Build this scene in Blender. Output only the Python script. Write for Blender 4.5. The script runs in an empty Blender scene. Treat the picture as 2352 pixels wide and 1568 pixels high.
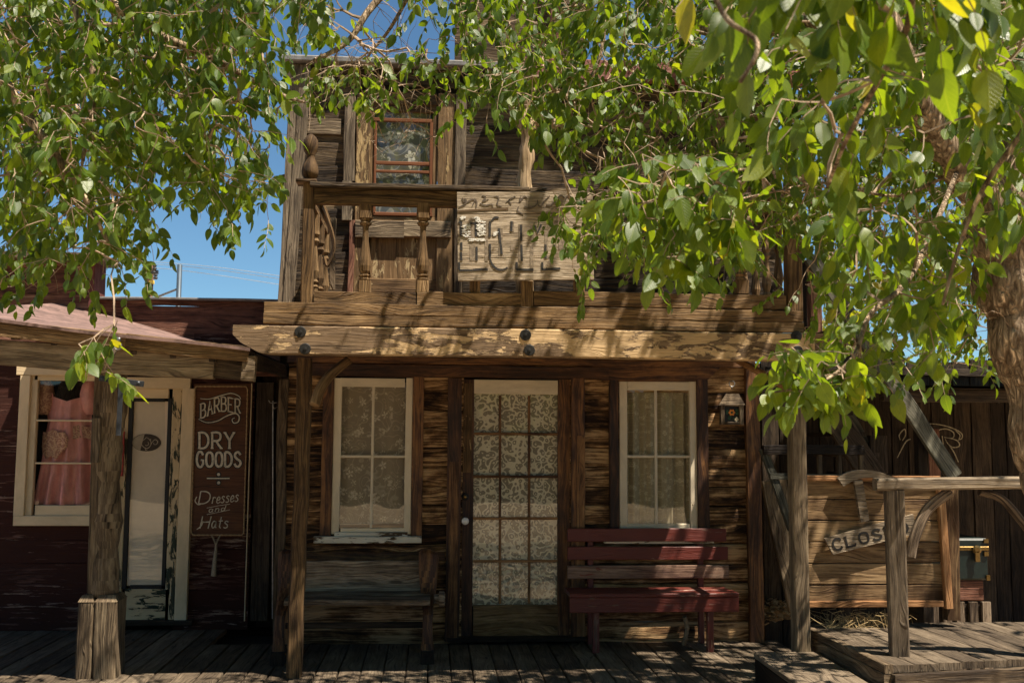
import bpy, math, random
import numpy as np
from mathutils import Vector, Matrix, noise as mnoise

# ------------------------------------------------------------------ camera, world, sun
scn = bpy.context.scene
COL = scn.collection
D, EYE = 8.17, 1.51
PITCH, YAW, ROLL = math.radians(5.55), math.radians(4.33), 0.0064
FPX = 2412.0                                   # focal length in units of a 2352 x 1568 frame
cam_d = bpy.data.cameras.new('camera'); cam = bpy.data.objects.new('camera', cam_d); COL.objects.link(cam)
RM = Matrix.Rotation(-YAW, 3, 'Z') @ Matrix.Rotation(math.pi/2 + PITCH, 3, 'X') @ Matrix.Rotation(ROLL, 3, 'Z')
cam.matrix_world = Matrix.Translation((0, -D, EYE)) @ RM.to_4x4()
cam_d.sensor_width = 36; cam_d.lens = FPX/2352*36; cam_d.clip_end = 2000; cam_d.clip_start = .05
cam_d.dof.use_dof = True; cam_d.dof.focus_distance = 7.2; cam_d.dof.aperture_fstop = 8
scn.camera = cam

TO_SUN = Vector((.40, -.27, 1.0)).normalized()
world = bpy.data.worlds.new('World'); scn.world = world; world.use_nodes = True
wn = world.node_tree.nodes; wl = world.node_tree.links
sky = wn.new('ShaderNodeTexSky'); sky.sky_type = 'NISHITA'; sky.sun_disc = False
sky.sun_elevation = math.asin(TO_SUN.z); sky.sun_rotation = math.atan2(TO_SUN.x, TO_SUN.y)
sky.altitude = 1200; sky.air_density = 1.0; sky.dust_density = .1; sky.ozone_density = 3.5
bgn = wn['Background']; bgn.inputs['Strength'].default_value = .053
tint=wn.new('ShaderNodeMix'); tint.data_type='RGBA'; tint.blend_type='MULTIPLY'; tint.inputs[0].default_value=1; tint.inputs[7].default_value=(.78,.99,1.0,1)
wl.new(sky.outputs[0], tint.inputs[6]); wl.new(tint.outputs[2], bgn.inputs['Color'])
sun_d = bpy.data.lights.new('sun', 'SUN'); sun = bpy.data.objects.new('sun', sun_d); COL.objects.link(sun)
sun_d.energy = 5.0; sun_d.angle = math.radians(.5); sun_d.color = (1, .89, .74)
sun.rotation_euler = TO_SUN.to_track_quat('Z', 'Y').to_euler()
scn.view_settings.view_transform = 'Standard'; scn.view_settings.look = 'None'
scn.view_settings.exposure = 1.2; scn.view_settings.gamma = 1
scn.cycles.max_bounces = 8; scn.cycles.transparent_max_bounces = 12

# ------------------------------------------------------------------ point helpers (frame of 2352 x 1568)
CAMP = Vector((0, -D, EYE))
def ray(u, v): return RM @ Vector(((u-1176)/FPX, -(v-784)/FPX, -1))
def W(u, v, Y=0.0):
    r = ray(u, v); return CAMP + r*((Y+D)/r.y)
def WZ(u, v, z):
    r = ray(u, v); return CAMP + r*((z-EYE)/r.z)
def WX(u, v, X):
    r = ray(u, v); return CAMP + r*(X/r.x)
def WD(u, v, d): return CAMP + ray(u, v)*d
V = Vector
rng = random.Random(7)

# ------------------------------------------------------------------ mesh builder
class MB:
    def __init__(s): s.v=[]; s.f=[]; s.uv=[]; s.r=[]
    def face(s, idx, uvs, r): s.f.append(tuple(idx)); s.uv.extend(uvs); s.r.append(r)
    def prof(s, p0, p1, pts, n=(0,-1,0), jit=0.0, seg=.35, closed=True, r=None, caps=True, taper=1.0, mid=None):
        """sweep profile pts [(s,n)..] from p0 to p1; n = outward direction"""
        p0=V(p0); p1=V(p1); a=(p1-p0); L=a.length
        if L<1e-5: return
        a.normalize(); n=V(n); n=(n-a*n.dot(a)).normalized(); sd=a.cross(n)
        if r is None: r=rng.random()
        k=max(1,int(round(L/seg))) if (jit>0 or mid) else 1
        ou,ov=rng.random()*20,rng.random()*20
        per=[0]; m=len(pts)
        for i in range(m):
            q=pts[(i+1)%m]; per.append(per[-1]+math.hypot(q[0]-pts[i][0],q[1]-pts[i][1]))
        b=len(s.v)
        for i in range(k+1):
            t=i/k; c=p0.lerp(p1,t)
            if mid: c=c+V(mid)*(4*t*(1-t))
            j1=rng.gauss(0,jit); j2=rng.gauss(0,jit*.6); j3=1+rng.gauss(0,jit*1.6)
            w=1+(taper-1)*t
            for (x,y) in pts: s.v.append(c+sd*(x*w*j3+j1)+n*(y*w+j2))
        mm=m if closed else m-1
        for i in range(k):
            u0=ou+L*i/k; u1=ou+L*(i+1)/k
            for j in range(mm):
                j2=(j+1)%m
                A=b+i*m+j; B=b+i*m+j2; Cc=b+(i+1)*m+j2; Dd=b+(i+1)*m+j
                s.face((A,B,Cc,Dd),[(u0,ov+per[j]),(u0,ov+per[j+1]),(u1,ov+per[j+1]),(u1,ov+per[j])],r)
        if caps and closed:
            for base,rev in ((b,True),(b+k*m,False)):
                idx=[base+j for j in range(m)]; q=[(ou+pts[j][1]*3,ov+pts[j][0]) for j in range(m)]
                if rev: idx.reverse(); q.reverse()
                s.face(idx,q,r)
    def board(s, p0, p1, w, t, n=(0,-1,0), jit=0.0, bev=.004, **k):
        """p0,p1 = centre line; w across, t along n"""
        h=w/2; d=t/2; e=min(bev,h*.4,d*.4)
        pts=[(-h,-d+e),(-h,d-e),(-h+e,d),(h-e,d),(h,d-e),(h,-d+e),(h-e,-d),(-h+e,-d)]
        pts=pts[::-1]
        s.prof(p0,p1,pts,n,jit,**k)
    def box(s, lo, hi, along='x', jit=0.0, bev=.004, **k):
        lo=V(lo); hi=V(hi); c=(lo+hi)/2; d=hi-lo
        if along=='x': s.board((lo.x,c.y,c.z),(hi.x,c.y,c.z),d.z,d.y,(0,-1,0),jit,bev,**k)
        elif along=='z': s.board((c.x,c.y,lo.z),(c.x,c.y,hi.z),d.x,d.y,(0,-1,0),jit,bev,**k)
        else: s.board((c.x,lo.y,c.z),(c.x,hi.y,c.z),d.x,d.z,(0,0,1),jit,bev,**k)
    def rect(s, x0,y0,x1,y1, Y, t, along=None, jit=0.0, bev=.004, **k):
        """upright board covering frame rectangle on plane Y (its front), going back by t"""
        xm,ym=(x0+x1)/2,(y0+y1)/2
        l=W(x0,ym,Y).x; r_=W(x1,ym,Y).x; top=W(xm,y0,Y).z; bot=W(xm,y1,Y).z
        if along is None: along='x' if abs(r_-l)>abs(top-bot) else 'z'
        s.box((l,Y,bot),(r_,Y+t,top),along,jit,bev,**k)
    def tube(s, path, rad, n=6, r=None, caps=True, sq=1.0):
        path=[V(p) for p in path]; m=len(path)
        if not hasattr(rad,'__len__'): rad=[rad]*m
        if r is None: r=rng.random()
        ref=V((.3,.2,1)).normalized(); b=len(s.v); ou=rng.random()*9
        L=0; prev=None
        for i,p in enumerate(path):
            a=(path[min(i+1,m-1)]-path[max(i-1,0)]).normalized()
            if prev is None:
                x=a.cross(ref)
                if x.length<.1: x=a.cross(V((1,0,0)))
                x.normalize()
            else: x=(prev-a*prev.dot(a)).normalized()
            prev=x; y=a.cross(x)
            for j in range(n):
                th=2*math.pi*j/n; s.v.append(p+(x*math.cos(th)+y*math.sin(th)*sq)*rad[i])
        for i in range(m-1):
            l2=L+(path[i+1]-path[i]).length
            for j in range(n):
                j2=(j+1)%n; c0=j/n; c1=(j+1)/n; pr=6.28*max(rad[i],.004)
                s.face((b+i*n+j,b+i*n+j2,b+(i+1)*n+j2,b+(i+1)*n+j),[(ou+L,c0*pr),(ou+L,c1*pr),(ou+l2,c1*pr),(ou+l2,c0*pr)],r)
            L=l2
        if caps:
            s.face([b+j for j in range(n)][::-1],[(0,0)]*n,r); s.face([b+(m-1)*n+j for j in range(n)],[(0,0)]*n,r)
    def lathe(s, base, prof, n=14, r=None, axis='z', sy=1.0):
        """prof [(z,r)]"""
        base=V(base); b=len(s.v); m=len(prof); ou=rng.random()*9
        if r is None: r=rng.random()
        for (z,q) in prof:
            for j in range(n):
                th=2*math.pi*j/n; c,d=q*math.cos(th),q*math.sin(th)*sy
                s.v.append(base+(V((c,d,z)) if axis=='z' else V((c,-z,d)) if axis=='y' else V((z,c,d))))
        for i in range(m-1):
            for j in range(n):
                j2=(j+1)%n
                ids=(b+i*n+j,b+i*n+j2,b+(i+1)*n+j2,b+(i+1)*n+j)
                q0,q1=prof[i][0],prof[i+1][0]; pr=.3
                s.face(ids,[(ou+q0,j/n*pr),(ou+q0,(j+1)/n*pr),(ou+q1,(j+1)/n*pr),(ou+q1,j/n*pr)],r)
        s.face([b+j for j in range(n)][::-1],[(0,0)]*n,r); s.face([b+(m-1)*n+j for j in range(n)],[(0,0)]*n,r)
    def poly(s, pts, t, n=(0,1,0), r=None):
        """flat polygon (ccw seen from the front) with thickness t towards n"""
        if r is None: r=rng.random()
        pts=[V(p) for p in pts]; n=V(n).normalized()*t; b=len(s.v); m=len(pts)
        s.v+=pts; s.v+=[p+n for p in pts]
        uv=[(p.x,p.z) for p in pts]; s.face(range(b,b+m),uv,r); s.face([b+m+i for i in range(m)][::-1],uv[::-1],r)
        for i in range(m):
            j=(i+1)%m; s.face((b+j,b+i,b+m+i,b+m+j),[uv[j],uv[i],(uv[i][0]+t,uv[i][1]),(uv[j][0]+t,uv[j][1])],r)
    def grid(s, P, U=None, r=None, flip=False):
        R=len(P); Cn=len(P[0]); b=len(s.v)
        if r is None: r=rng.random()
        for row in P: s.v+= [V(p) for p in row]
        for i in range(R-1):
            for j in range(Cn-1):
                q=(b+i*Cn+j,b+i*Cn+j+1,b+(i+1)*Cn+j+1,b+(i+1)*Cn+j)
                if U: uv=[U[i][j],U[i][j+1],U[i+1][j+1],U[i+1][j]]
                else: uv=[(s.v[k].x,s.v[k].z) for k in q]
                if flip: q=q[::-1]; uv=uv[::-1]
                s.face(q,uv,r)
    def build(s, name, mat, parent=None, smooth=False, label=None):
        me=bpy.data.meshes.new(name); me.from_pydata([tuple(p) for p in s.v],[],s.f)
        uvl=me.uv_layers.new(name='UVMap'); uvl.data.foreach_set('uv',np.array(s.uv,dtype=np.float32).ravel())
        at=me.attributes.new('rnd','FLOAT','FACE'); at.data.foreach_set('value',np.array(s.r,dtype=np.float32))
        me.materials.append(mat)
        if smooth: me.polygons.foreach_set('use_smooth',[True]*len(me.polygons))
        me.update()
        o=bpy.data.objects.new(name,me); COL.objects.link(o)
        if parent is not None: o.parent=parent; o.matrix_parent_inverse=Matrix.Translation(-parent.location)
        if label: o['label']=label
        return o

def tag(o,label,cat,group=None,kind=None):
    if label: o['label']=label
    if cat: o['category']=cat
    if group: o['group']=group
    if kind: o['kind']=kind
    return o
def thing(name,label,cat,loc,group=None):
    o=bpy.data.objects.new(name,None); COL.objects.link(o); o.location=loc; o.empty_display_size=.2
    return tag(o,label,cat,group)
def sub(name,parent,loc,label=None):
    o=bpy.data.objects.new(name,None); COL.objects.link(o); o.location=loc; o.empty_display_size=.1
    o.parent=parent; o.matrix_parent_inverse=Matrix.Translation(-parent.location)
    if label: o['label']=label
    return o
def smoothpath(pts,k=6):
    P=[V(p) for p in pts]; out=[]
    if len(P)<3: return P
    for i in range(len(P)-1):
        a=P[max(i-1,0)]; b=P[i]; c=P[i+1]; d=P[min(i+2,len(P)-1)]
        for j in range(k):
            t=j/k; out.append(.5*((2*b)+(c-a)*t+(2*a-5*b+4*c-d)*t*t+(3*b-a-3*c+d)*t**3))
    out.append(P[-1]); return out

# ------------------------------------------------------------------ materials
def newmat(name):
    m=bpy.data.materials.new(name); m.use_nodes=True; nt=m.node_tree; nt.nodes.clear()
    out=nt.nodes.new('ShaderNodeOutputMaterial'); return m,nt,out
class N:
    def __init__(s,nt): s.nt=nt
    def new(s,t,**kw):
        n=s.nt.nodes.new(t)
        for k,v in kw.items(): setattr(n,k,v)
        return n
    def link(s,a,b): s.nt.links.new(a,b)
    def inp(s,sock,val):
        if hasattr(val,'is_linked') or isinstance(val,bpy.types.NodeSocket): s.link(val,sock)
        else: sock.default_value=val
    def math(s,op,a,b=0.0,c=0.0,clamp=False):
        n=s.new('ShaderNodeMath',operation=op); n.use_clamp=clamp
        s.inp(n.inputs[0],a); s.inp(n.inputs[1],b); s.inp(n.inputs[2],c); return n.outputs[0]
    def mix(s,f,a,b,bt='MIX'):
        n=s.new('ShaderNodeMix',data_type='RGBA',blend_type=bt)
        s.inp(n.inputs[0],f); s.inp(n.inputs[6],a if not isinstance(a,tuple) else (*a[:3],1)); s.inp(n.inputs[7],b if not isinstance(b,tuple) else (*b[:3],1)); return n.outputs[2]
    def ramp(s,f,stops,interp='LINEAR'):
        n=s.new('ShaderNodeValToRGB'); n.color_ramp.interpolation=interp; e=n.color_ramp.elements
        while len(e)<len(stops): e.new(.5)
        for i,(p,c) in enumerate(stops):
            e[i].position=p; e[i].color=(*c,1) if isinstance(c,tuple) else (c,c,c,1)
        s.inp(n.inputs[0],f); return n.outputs[0]
    def noise(s,vec,scale=1,detail=4,rough=.55,dist=0.0,lac=2.0):
        n=s.new('ShaderNodeTexNoise'); s.inp(n.inputs['Vector'],vec); n.inputs['Scale'].default_value=scale
        n.inputs['Detail'].default_value=detail; n.inputs['Roughness'].default_value=rough; n.inputs['Distortion'].default_value=dist
        n.inputs['Lacunarity'].default_value=lac; return n.outputs[0]
    def vor(s,vec,scale=1,feature='F1',rand=1.0):
        n=s.new('ShaderNodeTexVoronoi',feature=feature); s.inp(n.inputs['Vector'],vec); n.inputs['Scale'].default_value=scale; n.inputs['Randomness'].default_value=rand; return n
    def comb(s,x,y,z):
        n=s.new('ShaderNodeCombineXYZ'); s.inp(n.inputs[0],x); s.inp(n.inputs[1],y); s.inp(n.inputs[2],z); return n.outputs[0]
    def uvw(s,attr=True):
        uv=s.new('ShaderNodeUVMap'); uv.uv_map='UVMap'; sp=s.new('ShaderNodeSeparateXYZ'); s.link(uv.outputs[0],sp.inputs[0])
        a=s.new('ShaderNodeAttribute'); a.attribute_name='rnd'; return sp.outputs[0],sp.outputs[1],a.outputs['Fac']
    def thr(s,x,lo,hi):
        n=s.new('ShaderNodeMapRange'); n.interpolation_type='SMOOTHSTEP'; s.inp(n.inputs[0],x); n.inputs[1].default_value=lo; n.inputs[2].default_value=hi; return n.outputs[0]

def wood(name,dark,mid,light,paint=None,cover=.5,bump=.6,rough=.8,gs=1.0,spec=.25,contrast=1.0,paint2=None,knots=True,vary=.55,pu=7.0,pv=26.0):
    m,nt,out=newmat(name); n=N(nt); u,v,r=n.uvw(); rz=n.math('MULTIPLY',r,57.0)
    # grain waves bent round knots
    kv=n.vor(n.comb(n.math('MULTIPLY',u,1.6),n.math('MULTIPLY',v,7.0),rz),1.0)
    kd=n.thr(kv.outputs['Distance'],.0,.55)
    bend=n.math('MULTIPLY',n.math('SUBTRACT',1.0,kd),.045 if knots else .0)
    low=n.noise(n.comb(n.math('MULTIPLY',u,1.1),n.math('MULTIPLY',v,2.5),rz),1,2,.5)
    v2=n.math('ADD',n.math('ADD',v,bend),n.math('MULTIPLY',low,.09))
    g1=n.noise(n.comb(n.math('MULTIPLY',u,1.4*gs),n.math('MULTIPLY',v2,46*gs),rz),1,6,.68,.12)
    g2=n.noise(n.comb(n.math('MULTIPLY',u,3.0*gs),n.math('MULTIPLY',v2,120*gs),rz),1,3,.6)
    br=n.noise(n.comb(n.math('MULTIPLY',u,3.0),n.math('MULTIPLY',v,7.5),n.math('ADD',rz,9.0)),1,7,.66,.25)
    rg1=n.noise(n.comb(n.math('MULTIPLY',u,.9*gs),n.math('MULTIPLY',v2,30*gs),n.math('ADD',rz,3.0)),1,2,.5,.1)
    rline=n.thr(n.math('ABSOLUTE',n.math('SUBTRACT',n.math('FRACT',n.math('MULTIPLY',rg1,9.0)),.5)),.16,.0)
    crack=n.thr(g2,.44,.34)
    tone=n.math('ADD',n.math('MULTIPLY',n.math('SUBTRACT',g1,.5),1.5*contrast),n.math('MULTIPLY',n.math('SUBTRACT',br,.5),1.5*contrast))
    tone=n.math('SUBTRACT',tone,n.math('MULTIPLY',rline,.22))
    tone=n.math('ADD',tone,n.math('ADD',.46,n.math('MULTIPLY',n.math('SUBTRACT',r,.5),vary)),clamp=True)
    col=n.ramp(tone,[(0,dark),(.5,mid),(1,light)])
    col=n.mix(n.math('MULTIPLY',crack,.75),col,tuple(c*.35 for c in dark))
    if knots:
        kn=n.thr(kv.outputs['Distance'],.12,.05); col=n.mix(n.math('MULTIPLY',kn,.8),col,tuple(c*.5 for c in dark))
    h=n.math('SUBTRACT',n.math('ADD',g1,n.math('MULTIPLY',g2,.35)),n.math('MULTIPLY',rline,.4)); rg=rough
    if paint:
        pn=n.noise(n.comb(n.math('MULTIPLY',u,pu),n.math('MULTIPLY',v,pv),rz),1,6,.68,.5)
        pn2=n.noise(n.comb(n.math('MULTIPLY',u,1.5),n.math('MULTIPLY',v,3.0),n.math('ADD',rz,4.0)),1,3,.5)
        pm=n.math('ADD',n.math('MULTIPLY',pn,.6),n.math('MULTIPLY',pn2,.4))
        mask=n.thr(pm,.5+(.5-cover)*.5-.012,.5+(.5-cover)*.5+.012)
        pc=n.mix(n.math('MULTIPLY',n.thr(br,.35,.7),.55),paint,tuple(c*.62 for c in paint))
        if paint2: pc=n.mix(n.thr(pn2,.50,.53),pc,paint2)
        col=n.mix(mask,col,pc); h=n.math('ADD',n.math('MULTIPLY',h,.6),n.math('MULTIPLY',mask,.5))
    b=n.new('ShaderNodeBump'); b.inputs['Strength'].default_value=bump; b.inputs['Distance'].default_value=.012; n.link(h,b.inputs['Height'])
    p=n.new('ShaderNodeBsdfPrincipled'); n.link(col,p.inputs['Base Color']); p.inputs['Roughness'].default_value=rg; p.inputs['Specular IOR Level'].default_value=spec
    n.link(b.outputs[0],p.inputs['Normal']); n.link(p.outputs[0],out.inputs[0]); return m

def plain(name,col,rough=.6,metal=0.0,var=.35,scale=14,bump=.15,spec=.4):
    m,nt,out=newmat(name); n=N(nt); tc=n.new('ShaderNodeTexCoord')
    a=n.noise(tc.outputs['Object'],scale,5,.62); b_=n.noise(tc.outputs['Object'],scale*6,3,.6)
    f=n.math('MULTIPLY',n.math('ADD',n.math('MULTIPLY',a,.7),n.math('MULTIPLY',b_,.3)),1.0)
    c=n.mix(n.thr(f,.35,.65),tuple(x*(1-var) for x in col),tuple(min(1,x*(1+var*.4)) for x in col))
    p=n.new('ShaderNodeBsdfPrincipled'); n.link(c,p.inputs['Base Color']); p.inputs['Roughness'].default_value=rough; p.inputs['Metallic'].default_value=metal; p.inputs['Specular IOR Level'].default_value=spec
    b=n.new('ShaderNodeBump'); b.inputs['Strength'].default_value=bump; b.inputs['Distance'].default_value=.01; n.link(f,b.inputs['Height']); n.link(b.outputs[0],p.inputs['Normal'])
    n.link(p.outputs[0],out.inputs[0]); return m

def glassmat(name='window_glass',rough=.01,tint=(.92,.94,.92),refl=1.0):
    m,nt,out=newmat(name); n=N(nt)
    ge=n.new('ShaderNodeNewGeometry'); dt=n.new('ShaderNodeVectorMath',operation='DOT_PRODUCT'); n.link(ge.outputs['Normal'],dt.inputs[0]); n.link(ge.outputs['Incoming'],dt.inputs[1])
    ca=n.math('ABSOLUTE',dt.outputs['Value']); fr_=n.math('MULTIPLY_ADD',n.math('POWER',n.math('SUBTRACT',1.0,ca,clamp=True),5.0),.96,.042)
    tc=n.new('ShaderNodeTexCoord'); nz=n.noise(tc.outputs['Object'],1.7,2,.5)
    b=n.new('ShaderNodeBump'); b.inputs['Strength'].default_value=.06; b.inputs['Distance'].default_value=.05; n.link(nz,b.inputs['Height'])
    t=n.new('ShaderNodeBsdfTransparent'); t.inputs[0].default_value=(*tint,1)
    g=n.new('ShaderNodeBsdfGlossy'); g.inputs['Roughness'].default_value=rough; n.link(b.outputs[0],g.inputs['Normal'])
    mx=n.new('ShaderNodeMixShader'); f=n.math('MULTIPLY',fr_,1.7*refl,clamp=True)
    n.link(f,mx.inputs[0]); n.link(t.outputs[0],mx.inputs[1]); n.link(g.outputs[0],mx.inputs[2]); n.link(mx.outputs[0],out.inputs[0]); return m

def lace(name,thread,net,scale,kind='scroll'):
    """lace curtain: pale thread motifs over darker open net"""
    m,nt,out=newmat(name); n=N(nt); u,v,r=n.uvw(); vec=n.comb(u,v,0.0)
    wn_=n.new('ShaderNodeTexNoise'); n.link(vec,wn_.inputs['Vector']); wn_.inputs['Scale'].default_value=scale*.5; wn_.inputs['Detail'].default_value=2
    wv=n.new('ShaderNodeVectorMath',operation='MULTIPLY_ADD'); n.link(wn_.outputs['Color'],wv.inputs[0]); wv.inputs[1].default_value=(.9/scale,)*3; n.link(vec,wv.inputs[2])
    if kind=='scroll':
        a=n.vor(wv.outputs[0],scale,'SMOOTH_F1'); s1=n.math('SINE',n.math('MULTIPLY',a.outputs['Distance'],17.0)); mask=n.thr(s1,.05,.45)
        a2=n.vor(wv.outputs[0],scale*2.1); mask=n.math('MAXIMUM',mask,n.thr(a2.outputs['Distance'],.22,.14))
    else:
        a=n.vor(vec,scale,'F1',.8)
        sub=n.new('ShaderNodeVectorMath',operation='SUBTRACT'); 
        sc=n.new('ShaderNodeVectorMath',operation='SCALE'); n.link(vec,sc.inputs[0]); sc.inputs['Scale'].default_value=scale
        n.link(sc.outputs[0],sub.inputs[0])
        ps=n.new('ShaderNodeVectorMath',operation='SCALE'); n.link(a.outputs['Position'],ps.inputs[0]); ps.inputs['Scale'].default_value=scale
        n.link(a.outputs['Position'] if False else ps.outputs[0],sub.inputs[1])
        sp=n.new('ShaderNodeSeparateXYZ'); n.link(sub.outputs[0],sp.inputs[0])
        ang=n.math('ARCTAN2',sp.outputs[1],sp.outputs[0])
        pet=n.math('MULTIPLY_ADD',n.math('ABSOLUTE',n.math('SINE',n.math('MULTIPLY',ang,2.5))),.22,.20)
        dd=a.outputs['Distance']; inside=n.thr(n.math('SUBTRACT',pet,dd),-.015,.03)
        ring=n.thr(n.math('ABSOLUTE',n.math('SUBTRACT',dd,.17)),.035,.01)
        nz=n.noise(vec,scale*5,3,.6); fl=n.math('MULTIPLY',inside,n.thr(nz,.36,.5))
        fl=n.math('MULTIPLY',fl,n.math('SUBTRACT',1.0,n.math('MULTIPLY',ring,.6)))
        vn_=n.noise(vec,scale*.9,1,.4,.8); vine=n.thr(n.math('ABSOLUTE',n.math('SUBTRACT',n.math('FRACT',n.math('MULTIPLY',vn_,5.0)),.5)),.12,.03)
        nz2=n.noise(vec,scale*1.1,3,.6); lf=n.math('MULTIPLY',n.thr(nz2,.60,.63),n.thr(nz,.42,.52))
        mask=n.math('MAXIMUM',fl,n.math('MAXIMUM',n.math('MULTIPLY',vine,.38),n.math('MULTIPLY',lf,.75)))
    weave=n.noise(n.comb(n.math('MULTIPLY',u,260.0),n.math('MULTIPLY',v,260.0),0.0),1,1,.5)
    col=n.mix(mask,net,thread); col=n.mix(n.math('MULTIPLY',n.thr(weave,.4,.62),.25),col,tuple(c*.6 for c in net))
    p=n.new('ShaderNodeBsdfPrincipled'); n.link(col,p.inputs['Base Color']); p.inputs['Roughness'].default_value=.9; p.inputs['Specular IOR Level'].default_value=.05
    n.link(p.outputs[0],out.inputs[0]); return m

def leafmat(name,veins=True):
    m,nt,out=newmat(name); n=N(nt); u,v,r=n.uvw()
    base=n.ramp(r,[(0,(.022,.060,.006)),(.4,(.046,.095,.007)),(.75,(.092,.148,.010)),(.97,(.16,.20,.014)),(1,(.22,.20,.02))])
    mid=n.thr(n.math('ABSOLUTE',v),.05,.02)
    sv=n.math('FRACT',n.math('ADD',n.math('MULTIPLY',u,9.0),n.math('MULTIPLY',n.math('ABSOLUTE',v),-4.5)))
    side=n.thr(n.math('ABSOLUTE',n.math('SUBTRACT',sv,.5)),.14,.03)
    vm=n.math('MAXIMUM',mid,n.math('MULTIPLY',side,.55)) 
    tc=n.new('ShaderNodeTexCoord'); blot=n.noise(tc.outputs['Object'],60,3,.6)
    col=n.mix(n.math('MULTIPLY',vm,.45),base,n.mix(.5,base,(.25,.32,.06)))
    col=n.mix(n.math('MULTIPLY',n.thr(blot,.45,.75),.35),col,(.03,.06,.01))
    p=n.new('ShaderNodeBsdfPrincipled'); n.link(col,p.inputs['Base Color']); p.inputs['Roughness'].default_value=.42; p.inputs['Specular IOR Level'].default_value=.5
    b=n.new('ShaderNodeBump'); b.inputs['Strength'].default_value=.35; b.inputs['Distance'].default_value=.003
    n.link(n.math('SUBTRACT',n.math('MULTIPLY',sv,.6),vm),b.inputs['Height']); n.link(b.outputs[0],p.inputs['Normal'])
    t=n.new('ShaderNodeBsdfTranslucent'); tcol=n.mix(.5,n.mix(1.0,col,(4.4,3.5,.8),'MULTIPLY'),(.30,.42,.010)); n.link(tcol,t.inputs[0])
    mx=n.new('ShaderNodeMixShader'); mx.inputs[0].default_value=.43; n.link(p.outputs[0],mx.inputs[1]); n.link(t.outputs[0],mx.inputs[2]); n.link(mx.outputs[0],out.inputs[0]); return m

def barkmat(name,c1,c2,sc=9):
    m,nt,out=newmat(name); n=N(nt); tc=n.new('ShaderNodeTexCoord'); mp=n.new('ShaderNodeMapping'); mp.inputs['Scale'].default_value=(1,1,.22); n.link(tc.outputs['Object'],mp.inputs[0])
    a=n.noise(mp.outputs[0],sc*2.2,6,.65,.8); vv=n.vor(mp.outputs[0],sc*1.9,'DISTANCE_TO_EDGE')
    ws=n.noise(tc.outputs['Object'],sc*.7,4,.6)
    f=n.math('MULTIPLY',n.thr(a,.3,.62),n.math('ADD',.35,n.math('MULTIPLY',n.thr(vv.outputs['Distance'],0,.18),.65)))
    col=n.mix(f,c1,c2); col=n.mix(n.math('MULTIPLY',n.thr(ws,.5,.65),.35),col,tuple(x*.7 for x in c2))
    p=n.new('ShaderNodeBsdfPrincipled'); n.link(col,p.inputs['Base Color']); p.inputs['Roughness'].default_value=.9; p.inputs['Specular IOR Level'].default_value=.15
    b=n.new('ShaderNodeBump'); b.inputs['Strength'].default_value=1; b.inputs['Distance'].default_value=.035; n.link(f,b.inputs['Height']); n.link(b.outputs[0],p.inputs['Normal'])
    n.link(p.outputs[0],out.inputs[0]); return m

M={}
M['gray']=wood('weathered_gray_wood',(.034,.022,.013),(.135,.096,.058),(.30,.228,.142),contrast=1.1,bump=.9)
M['pale']=wood('bleached_gray_wood',(.08,.058,.038),(.235,.182,.122),(.42,.335,.235),contrast=1.0,bump=.9)
M['clap']=wood('weathered_clapboard',(.022,.014,.008),(.115,.076,.04),(.28,.20,.115),contrast=1.2,bump=.9,vary=.8)
M['rail']=wood('weathered_rail_wood',(.05,.028,.013),(.165,.098,.042),(.34,.222,.112),contrast=1.1,bump=1.0)
M['log']=wood('stained_log_siding',(.016,.007,.003),(.155,.080,.032),(.52,.33,.16),contrast=2.1,bump=.5,vary=.7)
M['stain']=wood('dark_stained_trim',(.016,.006,.003),(.07,.028,.011),(.24,.11,.035),contrast=1.4,bump=.4,rough=.6,spec=.35)
M['honey']=wood('honey_wood',(.05,.02,.008),(.21,.105,.04),(.38,.215,.09),contrast=1.2,bump=.4,rough=.6)
M['beam']=wood('peeled_beam_wood',(.08,.05,.026),(.16,.105,.06),(.24,.165,.10),paint=(.56,.39,.21),cover=.475,bump=.9,contrast=1.0,pu=5.0,pv=17.0)
M['deck']=wood('deck_boards',(.04,.028,.018),(.12,.09,.06),(.24,.188,.13),contrast=.9,bump=.7,vary=.5)
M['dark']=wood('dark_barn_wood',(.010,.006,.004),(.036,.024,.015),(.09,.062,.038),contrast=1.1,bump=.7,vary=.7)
M['red']=wood('red_painted_boards',(.03,.010,.007),(.12,.05,.035),(.34,.25,.19),paint=(.042,.011,.006),cover=.60,pu=4.0,pv=44.0,bump=.5,contrast=1.1)
M['redbrown']=wood('faded_red_boards',(.055,.022,.014),(.17,.072,.045),(.34,.19,.12),contrast=1.1,bump=.7)
M['redtrim']=wood('faded_pink_trim',(.10,.03,.025),(.22,.085,.07),(.34,.17,.14),contrast=.8,bump=.4)
M['cream']=wood('cream_painted_trim',(.20,.12,.05),(.42,.30,.15),(.5,.38,.2),paint=(.72,.56,.35),cover=.93,bump=.25,contrast=.6,knots=False)
M['creamdoor']=wood('peeling_cream_door',(.02,.03,.018),(.05,.055,.035),(.12,.09,.05),paint=(.66,.50,.29),cover=.57,bump=.6,knots=False)
M['sash']=wood('chipped_white_sash',(.05,.03,.018),(.16,.11,.06),(.28,.2,.12),paint=(.72,.62,.45),cover=.80,bump=.5,knots=False)
M['sill']=wood('peeling_white_sill',(.04,.022,.012),(.12,.08,.05),(.25,.19,.13),paint=(.72,.68,.56),cover=.58,bump=.8,knots=False)
M['ochre']=wood('peeling_ochre_trim',(.05,.03,.014),(.16,.095,.042),(.28,.18,.09),paint=(.46,.32,.15),cover=.36,bump=.8,knots=False)
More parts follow.
